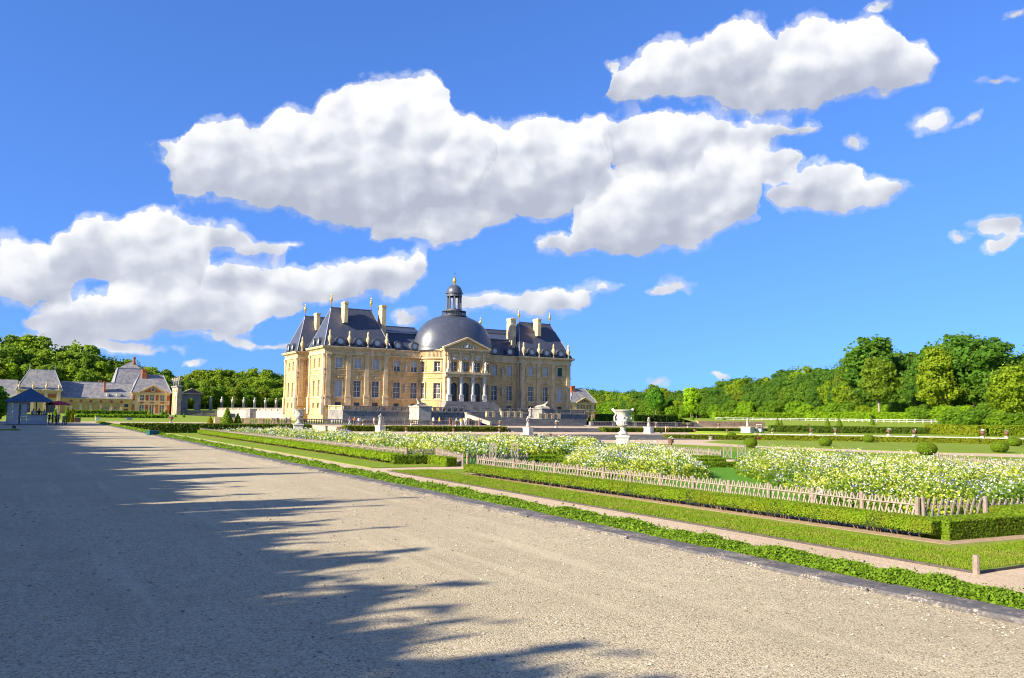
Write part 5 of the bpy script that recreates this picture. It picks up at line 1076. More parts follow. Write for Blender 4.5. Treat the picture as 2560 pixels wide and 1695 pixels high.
for lab, x, y, w, h in (('left tall X-braced gate frame among the flowers', 1232, 1163, 14, 52), ('right tall X-braced gate frame among the flowers', 1286, 1164, 14, 53), ('near X-braced gate frame of the right-hand gate', 1819, 1158, 18, 43), ('far X-braced gate frame of the right-hand gate', 1854, 1150, 18, 37)):
    p = gp(x, y, ZP); k = 1 / ppm(*p); gate_frame(lab, p, w * k * 1.05, h * k, R(-32))
p = gp(1848, 1161, ZP); tag(put('gate_sill', MB().box(p[0] - .75, p[1] - .3, ZP, p[0] + .75, p[1] + .3, ZP + .28).box(p[0] - .8, p[1] - .4, ZP, p[0] + .9, p[1] - .3, ZP + .08), M['wood']), 'low grey wooden step between the right-hand gate frames', 'step')
# ---------------------------------------------------------------- flower beds
def inside(poly, x, y):
    r = np.zeros(len(x), bool); n = len(poly)
    for i in range(n):
        (x1, y1), (x2, y2) = poly[i], poly[(i + 1) % n]
        c = ((y1 > y) != (y2 > y)) & (x < (x2 - x1) * (y - y1) / (y2 - y1 + 1e-12) + x1); r ^= c
    return r
def flower_bed(label, poly, dens, hgt, ls, bs, nl, nb, seed, edge=1.2):
    rg = np.random.default_rng(seed); P = np.array(poly); lo, hi = P.min(0), P.max(0)
    n = int((hi - lo).prod() * dens); x = rg.uniform(lo[0], hi[0], n); y = rg.uniform(lo[1], hi[1], n); k = inside(poly, x, y); x, y = x[k], y[k]; n = len(x)
    f1 = np.sin(x * .9 + 1.3 * np.sin(y * .5 + seed)) + np.sin(y * .8 + x * .3 + seed * 2); f2 = np.sin(x * 1.7 - y * .6 + seed) + np.sin(y * 1.9 + 2 * np.sin(x * .7))
    f3 = np.sin(x * 2.3 + 2 * np.sin(y * 1.1)) + np.sin(y * 2.7 + 1.7 * np.sin(x * 1.3)) + rg.normal(size=n) * .5
    k = f3 > -1.25; x, y, f1, f2 = x[k], y[k], f1[k], f2[k]; n = len(x)
    kind = np.where(f1 + rg.normal(size=n) * .7 > .0, 1, np.where(f2 + rg.normal(size=n) * .6 > 1.1, 2, 0))        # 0 white, 1 lime and cream, 2 lilac
    # lower plants towards the margin
    d = np.full(n, 9.)
    for i in range(len(poly)):
        a, b = P[i], P[(i + 1) % len(poly)]; ab = b - a; t = np.clip(((x - a[0]) * ab[0] + (y - a[1]) * ab[1]) / (ab @ ab), 0, 1); d = np.minimum(d, np.hypot(x - a[0] - ab[0] * t, y - a[1] - ab[1] * t))
    h = hgt * (.42 + .58 * np.clip(d / edge, 0, 1)) * rg.uniform(.5, 1.3, n) * (1 + .26 * f2 / 2 + .14 * f1 / 2)
    kind = np.where((d < edge * .45) & (rg.random(n) < .35), 3, kind)
    C, S, Nn, MI = [], [], [], []
    def add(cnt, spread, z0, z1, size, mi, up):
        m = n * cnt; idx = np.repeat(np.arange(n), cnt); r = rg.normal(size=(m, 2)) * spread * h[idx, None]
        z = h[idx] * rg.uniform(z0, z1, m); C.append(np.stack([x[idx] + r[:, 0], y[idx] + r[:, 1], z], 1)); S.append(size * rg.uniform(.6, 1.35, m))
        Nn.append(unit(rg.normal(size=(m, 3)) + (0, 0, up))); MI.append(mi[idx] if np.ndim(mi) else np.full(m, mi)); return m
    lime = np.where((kind == 1) & (rg.random(n) < .75), 1, 0)
    add(nl, .22, .02, .85, ls, lime, .25)
    bl = np.select([kind == 0, kind == 1, kind == 2], [2, 3, 4], 5); bl = np.where((kind == 1) & (rg.random(n) < .2), 2, bl); bl = np.where((kind == 3) & (rg.random(n) < .6), 4, bl); bl = np.where((kind == 2) & (rg.random(n) < .3), 5, bl)
    add(nb, .11, .72, 1.08, bs, bl, .8)
    C, S, Nn, MI = map(np.concatenate, (C, S, Nn, MI)); U, V = axes(Nn, S, rg, 1.25)
    o = link('flower_bed', quads('flower_bed', C, U, V, MI, [M[q] for q in ('flower_leaf', 'flower_lime', 'bloom_white', 'bloom_cream', 'bloom_lilac', 'bloom_violet')]), None, (0, 0, ZP + .04))
    o['kind'] = 'stuff'; tag(o, label, 'flowers'); return o
b1 = [(17.6, 97), (18.6, 66), (19.9, 46.5), (22.2, 45.3), (24.5, 43.5), (27.6, 46.2), (32, 46.6), (38, 51.5), (45, 61), (44, 66), (38, 73), (30, 79), (28, 96)]
flower_bed('wide bed of white and yellow-green flowers behind the long left fence', b1, 12, .66, .10, .06, 22, 3, 3)
flower_bed('smaller flower bed around the foot of the great urn', [(21.9, 33.5), (21.4, 29.5), (22.5, 27.2), (25.5, 27), (30.2, 33), (37, 43), (36, 47), (33, 46.5), (27, 40)], 28, .72, .06, .04, 32, 4, 5, .9)
flower_bed('large white and cream flower bed filling the right of the parterre', [(23.4, 20.6), (21.4, 18.2), (21.3, 15.2), (24, 13.9), (32, 12.6), (41, 12.6), (37.5, 20), (38, 27), (39, 32.5), (37.5, 36), (35, 35), (29, 29)], 26, .80, .058, .038, 34, 4, 8, 1.)
def meadow(name, label, rects, per, size, seed, mt, cat='grass', z=ZP + .03, pick=None):
    rg = np.random.default_rng(seed); C = []
    for (x0, y0, x1, y1) in rects: n = int((x1 - x0) * (y1 - y0) * per); C.append(np.stack([rg.uniform(x0, x1, n), rg.uniform(y0, y1, n), np.full(n, size * .3)], 1))
    C = np.concatenate(C); Nn = unit(rg.normal(size=C.shape) * (1, 1, .35)); up = np.tile([0, 0, 1.], (len(C), 1)) + rg.normal(size=C.shape) * .45
    U = unit(np.cross(Nn, up)) * size * .10; V = unit(up) * size * rg.uniform(.3, .65, (len(C), 1))
    o = link(name, quads(name, C, U, V, None, (M[mt],)), None, (0, 0, z)); o['kind'] = 'stuff'; tag(o, label, cat)
meadow('grass_blades', 'short mown grass on the near lawn strip beside the gravel path', [(14.6, 9.0, 16.5, 20), (16.5, 9.2, 26, 10.6)], 1500, .06, 4, 'grass_blade')
meadow('lawn_blades', 'short mown grass on the lawn strip farther back', [(14.6, 20, 16.6, 36.2)], 800, .07, 5, 'grass_blade')
# ---------------------------------------------------------------- kiosk
kx0, kx1, ky0, ky1 = -1.38, 2.02, 94.2, 97.4
kk = thing('kiosk', 'small blue-roofed refreshment kiosk at the left end of the gravel walk', 'kiosk', ((kx0 + kx1) / 2, ky0, 0))
KM = M['kiosk']; xs = kx0 + 1.65
for i in range(9):                                                  # cladding boards of the closed half and under the counter
    put('board', MB().box(kx0, ky0, .05 + i * .25, kx0 + .42, ky0 + .05, .285 + i * .25), KM, kk); put('board', MB().box(kx0 + 1.15, ky0, .05 + i * .25, xs, ky0 + .05, .285 + i * .25), KM, kk)
for i in range(4): put('board', MB().box(xs + .02, ky0, .05 + i * .235, kx1, ky0 + .05, .275 + i * .235), KM, kk)
put('door', MB().box(kx0 + .44, ky0 + .02, .05, kx0 + .92, ky0 + .07, 2.0), M['door_grey'], kk); put('open_door', MB().box(kx0 + .95, ky0 + .05, .05, kx0 + 1.13, ky0 + .5, 2.0), M['kiosk_roof'], kk)
put('lintel', MB().box(kx0 + .42, ky0 + .0, 2.02, kx0 + 1.15, ky0 + .06, 2.3), KM, kk)
put('side_wall', MB().box(kx0 - .04, ky0 + .05, .05, kx0, ky1, 2.3), M['kiosk_roof'], kk); put('partition', MB().box(xs - .05, ky0 + .06, .05, xs, ky1, 2.3), M['dark_wood'], kk)
put('counter', MB().box(xs, ky0 - .12, .99, kx1 + .05, ky0 + .5, 1.05), M['dark_wood'], kk); put('floor', MB().box(kx0, ky0, 0, kx1, ky1, .05), M['dark_wood'], kk)
for x, y in ((kx1 - .06, ky0 + .06), (kx1 - .06, ky1 - .06), (xs + .8, ky1 - .06)): put('post', MB().box(x - .05, y - .05, .05, x + .05, y + .05, 2.3), M['dark_wood'], kk)
cx_, cy_ = (kx0 + kx1) / 2 + .15, (ky0 + ky1) / 2
kr_ = put('roof', MB().hip(kx0 - .25, ky0 - .35, kx1 + .45, ky1 + .35, 2.3, 3.55, cx_ - .05, cx_ + .05, cy_ - .05, cy_ + .05).box(kx0 - .27, ky0 - .37, 2.2, kx1 + .47, ky1 + .37, 2.31), M['kiosk_roof'], kk)
for i in range(1, 10):
    t = i / 10; xb = kx0 - .25 + (kx1 - kx0 + .7) * t; put('seam', MB().bar((xb, ky0 - .35, 2.32), (cx_ + (xb - cx_) * .05, cy_ - .06, 3.54), .04, .03), M['kiosk_roof'], kr_)
um = thing('parasol', 'red canvas parasol beside the kiosk', 'parasol', (3.0, 96.5, 0)); um.rotation_euler[0] = 0
put('pole', MB().tube([(3.0, 96.5, 0), (3.0, 96.5, 2.35)], .03, 6), M['white_paint'], um); put('canopy', MB().lathe([(1.25, 0), (1.2, .05), (.7, .28), (0, .45)], (3.0, 96.5, 1.95), 8), M['red_cloth'], um); put('foot', MB().lathe([(.3, 0), (.3, .06), (.05, .1)], (3.0, 96.5, 0), 10), M['black'], um)
for i, x in enumerate((3.35, 3.55, 3.7)): tag(put('bollard', MB().lathe([(.05, 0), (.05, .78), (.065, .8), (.065, .86), (0, .88)], (x, 93.2 + i * .5, 0), 8), M['black']), 'thin black bollard right of the kiosk crowd, %s of three' % ORD[i], 'bollard', 'bollards by the kiosk')
def cafe_table(label, x, y):
    t = thing('cafe_table', label, 'table', (x, y, 0)); put('top', MB().lathe([(.35, 0), (.35, .03), (0, .035)], (x, y, .72), 12), M['black'], t); put('leg', MB().lathe([(.22, 0), (.03, .04), (.03, .72)], (x, y, 0), 8), M['black'], t)
cafe_table('small black cafe table among the people by the kiosk', 2.45, 93.9)
for i, (lab, x, y, rz, pose, a, b, hr, hh) in enumerate([('server in a white shirt behind the kiosk counter, left', xs + .55, 95.2, 2.8, 'lean', (.6, .6, .62), (.05, .05, .07), 0, 1.6), ('server in dark clothes behind the kiosk counter, middle', xs + 1.05, 95.6, 3.4, 'stand', (.05, .05, .07), (.04, .04, .05), 0, 1.62), ('server in pale blue behind the kiosk counter, right', xs + 1.5, 95.3, 3.1, 'lean', (.42, .5, .6), (.05, .05, .07), 1, 1.55)]): person(lab, (x, y, .05), rz, pose, a, b, hr, hh)
for lab, px, yb, rz, pose, a, b, hr, hh in [('person in navy standing beside the kiosk counter', 122.5, 1062, .5, 'stand', (.03, .04, .09), (.04, .04, .06), 0, 1.2), ('person in dark blue leaning at the cafe table', 130, 1061, 1.2, 'lean', (.05, .06, .12), (.05, .06, .1), 0, 1.25), ('person in a crimson top by the kiosk', 140, 1062, 2.0, 'stand', (.30, .03, .05), (.03, .03, .04), 0, 1.2), ('person in a teal top by the kiosk', 146, 1059, 2.4, 'walk', (.02, .16, .2), (.05, .05, .07), 0, 1.2)]:
    p = gp(px, yb); person(lab, (*p, 0), rz, pose, a, b, hr, hh)
# terrace visitors
for lab, px, yb, rz, pose, a, b, hr, hh, sh in [('visitor in purple top walking on the terrace at the left', 873, 1063.5, 1.6, 'walk', (.10, .05, .12), (.55, .56, .6), 0, 23, False), ('visitor in a bright orange top on the terrace', 886, 1063.5, .4, 'stand', (.85, .28, .02), (.06, .07, .12), 0, 22, False), ('visitor in pale blue beside the orange one', 896, 1063, 2., 'stand', (.5, .6, .72), (.05, .06, .1), 0, 20, True), ('visitor in dark blue beside the pale blue one', 901, 1063.5, 2.6, 'stand', (.05, .12, .2), (.08, .1, .15), 0, 20, False),
    ('visitor in pink walking left of the first statue', 934.5, 1064, 1.5, 'walk', (.68, .42, .42), (.5, .3, .27), 0, 22, True), ('visitor in beige just left of the first statue', 948, 1064, 1.4, 'walk', (.5, .42, .36), (.3, .25, .2), 1, 22, True), ('walker in a pale pink shirt and dark shorts', 1083, 1065, 1.7, 'walk', (.72, .62, .68), (.06, .06, .08), 0, 24, True), ('walker in a yellow-orange shirt and blue trousers', 1098, 1065.5, 1.4, 'walk', (.75, .42, .04), (.05, .08, .22), 1, 24, False), ('visitor in red-brown with a bag on the terrace', 1124, 1065.5, .3, 'lean', (.32, .10, .07), (.4, .24, .18), 0, 21, True), ('visitor in dark red standing close by', 1129, 1065.5, .9, 'stand', (.18, .05, .05), (.2, .1, .08), 0, 20, False), ('visitor in pale blue behind the planted urn', 1141, 1064, .2, 'stand', (.42, .58, .68), (.35, .45, .55), 0, 20, False), ('visitor in a yellow top and white trousers', 1152, 1066, 2.4, 'walk', (.75, .66, .08), (.6, .62, .64), 0, 22, False), ('visitor in white striding right', 1162.5, 1066, 1.6, 'walk', (.62, .62, .72), (.62, .6, .6), 0, 21, False), ('visitor in tan by the stair foot', 1198, 1066, .4, 'stand', (.52, .36, .2), (.42, .3, .18), 1, 21, True), ('visitor in tan with a blue bag at the stair foot', 1202.5, 1066, 2.9, 'stand', (.6, .45, .3), (.05, .05, .4), 1, 19, False)]:
    p = gp(px, yb); person(lab, (*p, 0), rz, pose, a, b, hr, hh / ppm(*p) * 1.04, sh, 'visitors on the terrace')
for lab, px, yb, rz, pose, a, b, hh in [('person leaning on the left balustrade in a tan top', 679, 1061, 3.1, 'lean', (.4, .28, .18), (.1, .1, .1), 19), ('person in black leaning on the left balustrade', 694, 1061, 3.1, 'lean', (.03, .03, .04), (.04, .04, .05), 19), ('person in blue seated against the left balustrade', 715, 1061, 3.0, 'stand', (.08, .18, .35), (.05, .06, .1), 20), ('person in grey beside the one in blue at the balustrade', 726, 1061.5, 3.2, 'lean', (.25, .26, .28), (.1, .1, .12), 21)]:
    p = (gy(px, yb, 108.2)[0], 108.2); person(lab, (*p, 0), rz, pose, a, b, 0, hh / ppm(*p))
for lab, px, yb, rz, a, b in [('person in a cream dress on the walk right of the great urn', 1664, 1081.5, 1., (.7, .55, .42), (.55, .4, .3)), ('person in red shorts on the walk right of the great urn', 1669, 1081.5, 2., (.5, .32, .22), (.4, .08, .07))]:
    p = gp(px, yb, -.5); person(lab, (*p, -.5), rz, 'stand', a, b, 1, 18 / ppm(*p))
# golf cart with its passengers' white canopy, by the right-hand statue
p = gp(1900, 1084, -.32); p = (p[0] * 1.06, p[1] * 1.06); gc = thing('golf_cart', 'small white-roofed garden cart beside the right-hand statue', 'cart', (*p, -.32), R(-60)); s = .62
local('body', MB().box(-.55 * s, -1.1 * s, .25 * s, .55 * s, 1.1 * s, .6 * s).box(-.5 * s, -1.1 * s, .6 * s, .5 * s, -.6 * s, .9 * s), M['white_paint'], gc); local('seat', MB().box(-.5 * s, .1 * s, .6 * s, .5 * s, .55 * s, .8 * s).box(-.5 * s, .5 * s, .8 * s, .5 * s, .6 * s, 1.2 * s), M['teal'], gc); local('canopy', MB().box(-.65 * s, -1.0 * s, 1.75 * s, .65 * s, .9 * s, 1.82 * s), M['white_paint'], gc)
for x in (-.5, .5):
    for y in (-.75, .75):
        w_ = local('wheel', MB().lathe([(.05, -.08), (.22, -.08), (.24, 0), (.22, .08), (.05, .08)], seg=12), M['black'], gc); w_.scale = (s,) * 3; w_.location = (x * s, y * s, .24 * s); w_.rotation_euler = (0, R(90), 0)
    for y in (-.9, .75): local('canopy_post', MB().tube([(x * s, y * s, .6 * s), (x * s, y * s, 1.76 * s)], .02, 5), M['white_paint'], gc)
p = gp(1898, 1102, ZP); tag(put('notice_board', MB().box(p[0] - .22, p[1], ZP + .15, p[0] + .22, p[1] + .03, ZP + .42).box(p[0] - .02, p[1], ZP, p[0] + .02, p[1] + .02, ZP + .15), M['red_cloth']), 'small plain red board on the lawn at the right', 'sign')
p = gp(1777, 1100, ZP); tag(put('marker_stone', MB().lathe([(.22, 0), (.26, .1), (.2, .3), (.3, .36), (.1, .44), (0, .45)], (*p, ZP), 9), M['old']), 'dark low stone bowl on the gravel right of the great urn', 'bowl')
# small things by the gravel walk
p = gp(382, 1088, .0); c = thing('crate', 'dark green lidded box on the box border', 'box', (*p, 0), R(20)); local('body', MB().box(-.32, -.2, 0, .32, .2, .26), M['teal'], c); local('lid', MB().box(-.34, -.22, .26, .34, .22, .31), M['teal'], c)
p = gp(35, 1073, .0); c = thing('ground_light', 'small black spotlight on the gravel near the kiosk', 'light', (*p, 0), R(40)); local('base', MB().box(-.16, -.1, 0, .16, .1, .04), M['black'], c); local('head', MB().tube([(0, -.08, .15), (0, .14, .24)], [.1, .07], 10), M['black'], c); local('bracket', MB().box(-.12, -.01, .04, -.1, .03, .2).box(.1, -.01, .04, .12, .03, .2), M['black'], c)
p = gp(15, 1075, .0); tag(put('grass_edge', MB().box(-5, p[1] - 1.4, 0, p[0] + .9, p[1] + .3, .07), M['turf']), 'flat end of a grass verge at the left edge', 'verge')
for lab, px, yb, w, h, mt in (('dark wooden planter box right of the browning cone', 193.5, 1056, 14, 11, 'dark_wood'), ('white and pink patterned box on the far lawn', 244.5, 1051, 10, 8, 'white_paint'), ('grey slatted bench before the far hedge', 323, 1050, 14, 5, 'lead')):
    p = gp(px, yb, .02); p = (p[0], min(p[1], 150)) if p[1] < 150 else (gy(px, yb, 150)[0], 150); k = 1 / ppm(*p); tag(put(lab.split()[-5] if False else ('planter_box' if 'planter' in lab else 'patterned_box' if 'pink' in lab else 'bench'), MB().box(p[0] - w * k / 2, p[1], 0, p[0] + w * k / 2, p[1] + .4, h * k).box(p[0] - w * k / 2 - .04, p[1] - .04, h * k, p[0] + w * k / 2 + .04, p[1] + .44, h * k + .06), M[mt]), lab, 'bench' if 'bench' in lab else 'box')
fg = 'far hedges on the left'
for lab, xa, xb, yb, Y, h, c in (('dark far hedge below the arcade on the left', 170, 366, 1047, 215, 9, (.55, .7, .6)), ('low bright hedge line before the dark hedge on the left', 186, 430, 1051, 175, 3, (1.1, 1.3, .6))):
    (x0, z0), (x1, _) = gy(xa, yb, Y), gy(xb, yb, Y); k = h / ppm((x0 + x1) / 2, Y); hedge('far_hedge', lab, (x0, Y), (x1, Y), 1.2, k + max(0, z0) + .3, 0, .3, 30, fg, c)
balustrade('dark balustrade on the far moat wall at the left', (46, 321.6), (61.2, 321.6), .2, 1.3, 'old', 4)
tag(put('moat_wall', MB().box(44, 321, -1.5, 62, 322.0, .24), M['old']), 'dark moat wall below the far balustrade on the left', 'wall')
# white rail fence on the bank
def rail_fence(label, pts, h=1.0, gap=2.2):
    root = thing('rail_fence', label, 'fence', (*pts[0][:2], pts[0][2]))
    for (x0, y0, z0), (x1, y1, z1) in zip(pts, pts[1:]):
        L = math.hypot(x1 - x0, y1 - y0); n = max(1, int(L / gap))
        for i in range(n + 1): t = i / n; x, y, z = x0 + (x1 - x0) * t, y0 + (y1 - y0) * t, z0 + (z1 - z0) * t; put('post', MB().box(x - .07, y - .07, z - .3, x + .07, y + .07, z + h), M['white_paint'], root)
        for q in (.45, .9): put('rail', MB().bar((x0, y0, z0 + h * q), (x1, y1, z1 + h * q), .08, .05), M['white_paint'], root)
rail_fence('white wooden rail fence along the bank before the right-hand wood', [(gy(1790, 1050, 168)[0], 168, .95), (gy(2000, 1052, 150)[0], 150, 1.0), (gy(2350, 1052, 106)[0], 106, 1.1)], .8)
# ---------------------------------------------------------------- outbuildings
SR = M['old_slate']
def X3(px, Y=300, py=1000): return gy(px, py, Y)[0]
ar = thing('arcaded_stable', 'long low ochre stable with round arches and grey slate roof at the left', 'building', (21, 300, 0))
ax0, ax1 = X3(151), X3(331); arc = [X3(v) for v in (165, 190, 215, 240.3, 266.7, 291.5)]
ops = [(x - ax0, 2.0, .3, 3.9, None, True) for x in arc] + [(X3(316.6) - ax0, 1.2, .1, 1.75, 'wood', False), (X3(316.6) - ax0, 1.25, 2.3, 3.3, 'dark', False)]
face(ar, straight(ax0, 300, 1, 0), ax1 - ax0, -.2, 4.8, ops, M['plaster'], depth=.5)
for i, x in enumerate(arc):
    put('niche', MB().box(x - 1.05, 300.5, .2, x + 1.05, 300.6, 3.95), M['plaster'], ar)
    if i >= 4: window(ar, x - .5, 300.4, x + .5, 300.4, .5, 2.4, 'mid')
    put('arch_ring', MB().tube([(x - 1.1 * math.cos(math.pi * t / 10), 299.95, 2.9 + 1.1 * math.sin(math.pi * t / 10)) for t in range(11)], .09, 5), M['facade_pale'], ar)
    put('pier', MB().box(x + 1.08, 299.85, -.2, x + 1.8, 300, 2.8).box(x + 1.02, 299.8, 2.8, x + 1.86, 300, 2.95), M['facade_pale'], ar)
    r_ = put('roundel', MB().lathe([(.46, 0), (.46, .08), (0, .1)], (0, 0, 0), 16), M['brick'], ar); r_.rotation_euler = (R(90), 0, 0); r_.location = (x + 1.45 - 21, -.02, 3.95)
put('cornice', MB().box(ax0, 299.6, 4.75, ax1, 300.2, 5.0), M['facade_pale'], ar)
ro = put('roof', MB().quad((ax0, 299.5, 4.9), (ax1, 299.5, 4.9), (ax1, 306, 10.2), (ax0, 306, 10.2)).quad((ax1, 306, 10.2), (ax1, 312, 4.9), (ax0, 312, 4.9), (ax0, 306, 10.2)), SR, ar)
put('ridge_flashing', MB().box(ax0, 305.85, 10.1, ax1, 306.15, 10.35), M['lead'], ro)
chimney(ar, X3(258, 302), 302, X3(262.5, 302), 303.2, 6.8, 10.6, M['brick']); chimney(ar, X3(244, 309), 309, X3(251, 309), 310, 8, 11.0, M['brick'])
for x, w in ((X3(268, 301), .7), (X3(295, 301), 1.3)): put('skylight', MB().box(x - w / 2, 300.2, 5.6, x + w / 2, 301.6, 6.6).box(x - w / 2 + .12, 300.15, 5.7, x + w / 2 - .12, 300.2, 6.3), M['white_paint'], ar)
lp_ = thing('stable_pavilion', 'square stable pavilion with steep grey roof and stone urns behind the kiosk', 'building', (3.5, 300, 0))
qx0, qx1 = X3(42), X3(151.5)
face(lp_, straight(qx0, 299.5, 1, 0), qx1 - qx0, -.2, 7.0, [(X3(128) - qx0, 2.4, .3, 3.6, 'dark', True), (X3(70) - qx0, 2.4, .3, 3.6, 'dark', True)], M['plaster'], depth=.5)
face(lp_, straight(qx0, 309.5, 0, -1), 10, -.2, 7.0, [], M['plaster']); face(lp_, straight(qx1, 299.5, 0, 1), 10, -.2, 7.0, [], M['plaster'])
for a, b in ((86, 108), (119.5, 139)): put('brick_panel', MB().box(X3(a), 299.42, 4.9, X3(b), 299.52, 6.1), M['brick'], lp_)
for px in (46, 81, 114, 146): put('pilaster', MB().box(X3(px) - .45, 299.3, -.2, X3(px) + .45, 299.5, 6.9), M['facade_pale'], lp_); shared('urn', urn_me, lp_, (X3(px), 299.3, 7.3), 0, .62)
mb = MB(); cornice(mb, qx0, 299.5, qx1, 309.5, 6.7, .6, .45); put('cornice', mb, M['facade_pale'], lp_)
ro = put('roof', MB().hip(qx0 - .4, 299.1, qx1 + .4, 309.9, 7.3, 13.6, X3(69, 304), X3(133, 304), 304.3, 304.7), SR, lp_)
for p_, q_ in (((qx0 - .4, 299.1), X3(69, 304)), ((qx1 + .4, 299.1), X3(133, 304))): put('hip_flashing', MB().tube([(p_[0], p_[1], 7.35), (q_, 304.4, 13.62)], .12, 5), M['lead'], ro)
put('ridge_flashing', MB().box(X3(69, 304), 304.3, 13.5, X3(133, 304), 304.7, 13.75), M['lead'], ro)
for px in (69.5, 133): put('finial', MB().lathe([(.08, 0), (.06, .5), (.16, .7), (.05, .95), (.02, 1.5), (0, 1.6)], (X3(px, 304), 304.5, 13.7), 6), M['lead'], ro)
lr = thing('far_left_range', 'low stable range with grey slate roof at the left edge behind the kiosk', 'building', (-7, 302, 0)); put('wall', MB().box(-16, 301, -.2, qx0, 309, 4.9), M['plaster'], lr); put('roof', MB().quad((-16, 300.5, 4.9), (qx0, 300.5, 4.9), (qx0, 305.5, 10.3), (-16, 305.5, 10.3)), SR, lr)
def lodge(label, px0, px1, bays, ped, Y, z1, zr, rpx, wall, name='lodge', chim=None, base=-.2, side=True):
    x0, x1 = X3(px0, Y), X3(px1, Y); root = thing(name, label, 'building', ((x0 + x1) / 2, Y, 0)); bx = [X3(b, Y) for b in bays]; dz = z1 - 7.1
    face(root, straight(x0, Y, 1, 0), x1 - x0, base, z1, [(b - x0, 1.35, 4.55, 6.45, 'mid', False) for b in bx] + [(b - x0, 1.35, .5, 3.1, 'mid', False) for b in bx], wall, depth=.3)
    face(root, straight(x0, Y + 10, 0, -1), 10, base, z1, [], M['plaster'])
    put('wall', MB().quad((x1, Y, base), (x1, Y + 10, base), (x1, Y + 10, z1), (x1, Y, z1)), M['plaster'], root)
    edges = [x0 + .45] + [(bx[i] + bx[i + 1]) / 2 for i in range(len(bx) - 1)] + [x1 - .45]
    for e in edges:
        for a, b in ((4.6, 6.4), (.5, 3.2)): put('brick_panel', MB().box(e - .42, Y - .06, a, e + .42, Y + .01, b), M['brick'], root)
    for b in bx: put('brick_panel', MB().box(b - .6, Y - .05, 3.65, b + .6, Y + .01, 4.1), M['brick'], root)
    put('string_course', MB().box(x0 - .08, Y - .12, 3.3, x1 + .08, Y + .01, 3.5).box(x0 - .08, Y - .12, 4.2, x1 + .08, Y + .01, 4.35), M['facade_pale'], root)
    mb = MB(); cornice(mb, x0, Y, x1, Y + 10, z1 - .35, .45, .4); put('cornice', mb, M['facade_pale'], root)
    a, b, c = X3(ped[0], Y), X3(ped[1], Y), X3(ped[2], Y); zt = z1 + ped[3]
    g = put('gable', MB().quad((a, Y - .3, z1), (b, Y - .3, z1), (c, Y - .3, zt)).quad((a, Y - .3, z1), (c, Y - .3, zt), (c, Y + 3, zt)).quad((b, Y - .3, z1), (c, Y + 3, zt), (c, Y - .3, zt)), M['plaster'], root)
    put('raking_cornice', MB().bar((a - .3, Y - .35, z1 + .05), (c, Y - .35, zt + .1), .3, .5).bar((c, Y - .35, zt + .1), (b + .3, Y - .35, z1 + .05), .3, .5), M['facade_pale'], g)
    put('brick_infill', MB().quad((a + 1.3, Y - .33, z1 + .25), (b - 1.3, Y - .33, z1 + .25), (c, Y - .33, zt - .35)), M['brick'], g)
    o = put('round_window', MB().lathe([(.72, 0), (.72, .06), (.5, .07), (.5, .02), (0, .02)], (0, 0, 0), 16), M['facade_pale'], g); o.rotation_euler = (R(90), 0, 0); w = WL[g]; o.location = (c - w[0], Y - .34 - w[1], z1 + (zt - z1) * .42 - w[2])
    pn = link('pane', MB().lathe([(.5, 0), (.5, .03)], seg=14).mesh('pane'), o, (0, 0, .04)); pn.data.materials.append(M['glass'])
    q0, q1 = X3(rpx[0], Y + 5), X3(rpx[1], Y + 5); r = put('roof', MB().hip(x0 - .4, Y - .4, x1 + .4, Y + 10.4, z1 + .1, zr, q0, q1, Y + 4.8, Y + 5.2), SR, root)
    for pp, qq in (((x0 - .4), q0), ((x1 + .4), q1)): put('hip_flashing', MB().tube([(pp, Y - .4, z1 + .15), (qq, Y + 4.8, zr + .03)], .11, 5), M['lead'], r)
    put('ridge_flashing', MB().box(q0, Y + 4.75, zr - .1, q1, Y + 5.25, zr + .15), M['lead'], r)
    if chim: chimney(root, X3(chim[0], Y + 4), Y + 3.6, X3(chim[1], Y + 4), Y + 5.6, zr - 2, chim[2], M['brick'])
    return root
lodge('two-storey brick and stone lodge with a pediment left of the house', 330, 424.5, (354.8, 379.8, 405.3), (347, 414, 381, 2.4), 300, 7.1, 13.2, (345, 405), M['facade_pale'], chim=(352, 364, 15.0))
lodge('distant brick and stone lodge just right of the house', 1425.5, 1490, (1446, 1461, 1476), (1441, 1480, 1461, 2.2), 300, 7.2, 13.4, (1432, 1461), M['facade_pale'], chim=(1427, 1436, 14.6))
rs = thing('rear_stable_roofs', 'pair of grey hipped roofs rising behind the arcaded stable', 'building', (X3(315, 322), 322, 0))
x0, x1 = X3(281, 322), X3(352, 322); put('wall', MB().box(x0, 320, 0, x1, 336, 8.4), M['plaster'], rs); put('roof', MB().hip(x0 - .4, 319.6, x1 + .4, 336.4, 8.4, 16.0, X3(292, 322), X3(352, 322), 325, 331), SR, rs); put('upper_roof', MB().hip(X3(292, 325), 325, X3(351, 325), 331, 16.0, 18.4, X3(322, 325), X3(328, 325), 327.5, 328.5), SR, rs)
put('hip_flashing', MB().tube([(x0 - .4, 319.6, 8.4), (X3(292, 322), 325, 16.05)], .14, 5), M['lead'], rs); put('ridge_flashing', MB().box(X3(292, 322), 324.8, 15.9, X3(351, 322), 325.2, 16.2), M['lead'], rs)
chimney(rs, X3(328, 327), 326.5, X3(333, 327), 328, 16, 20.2, M['brick'])
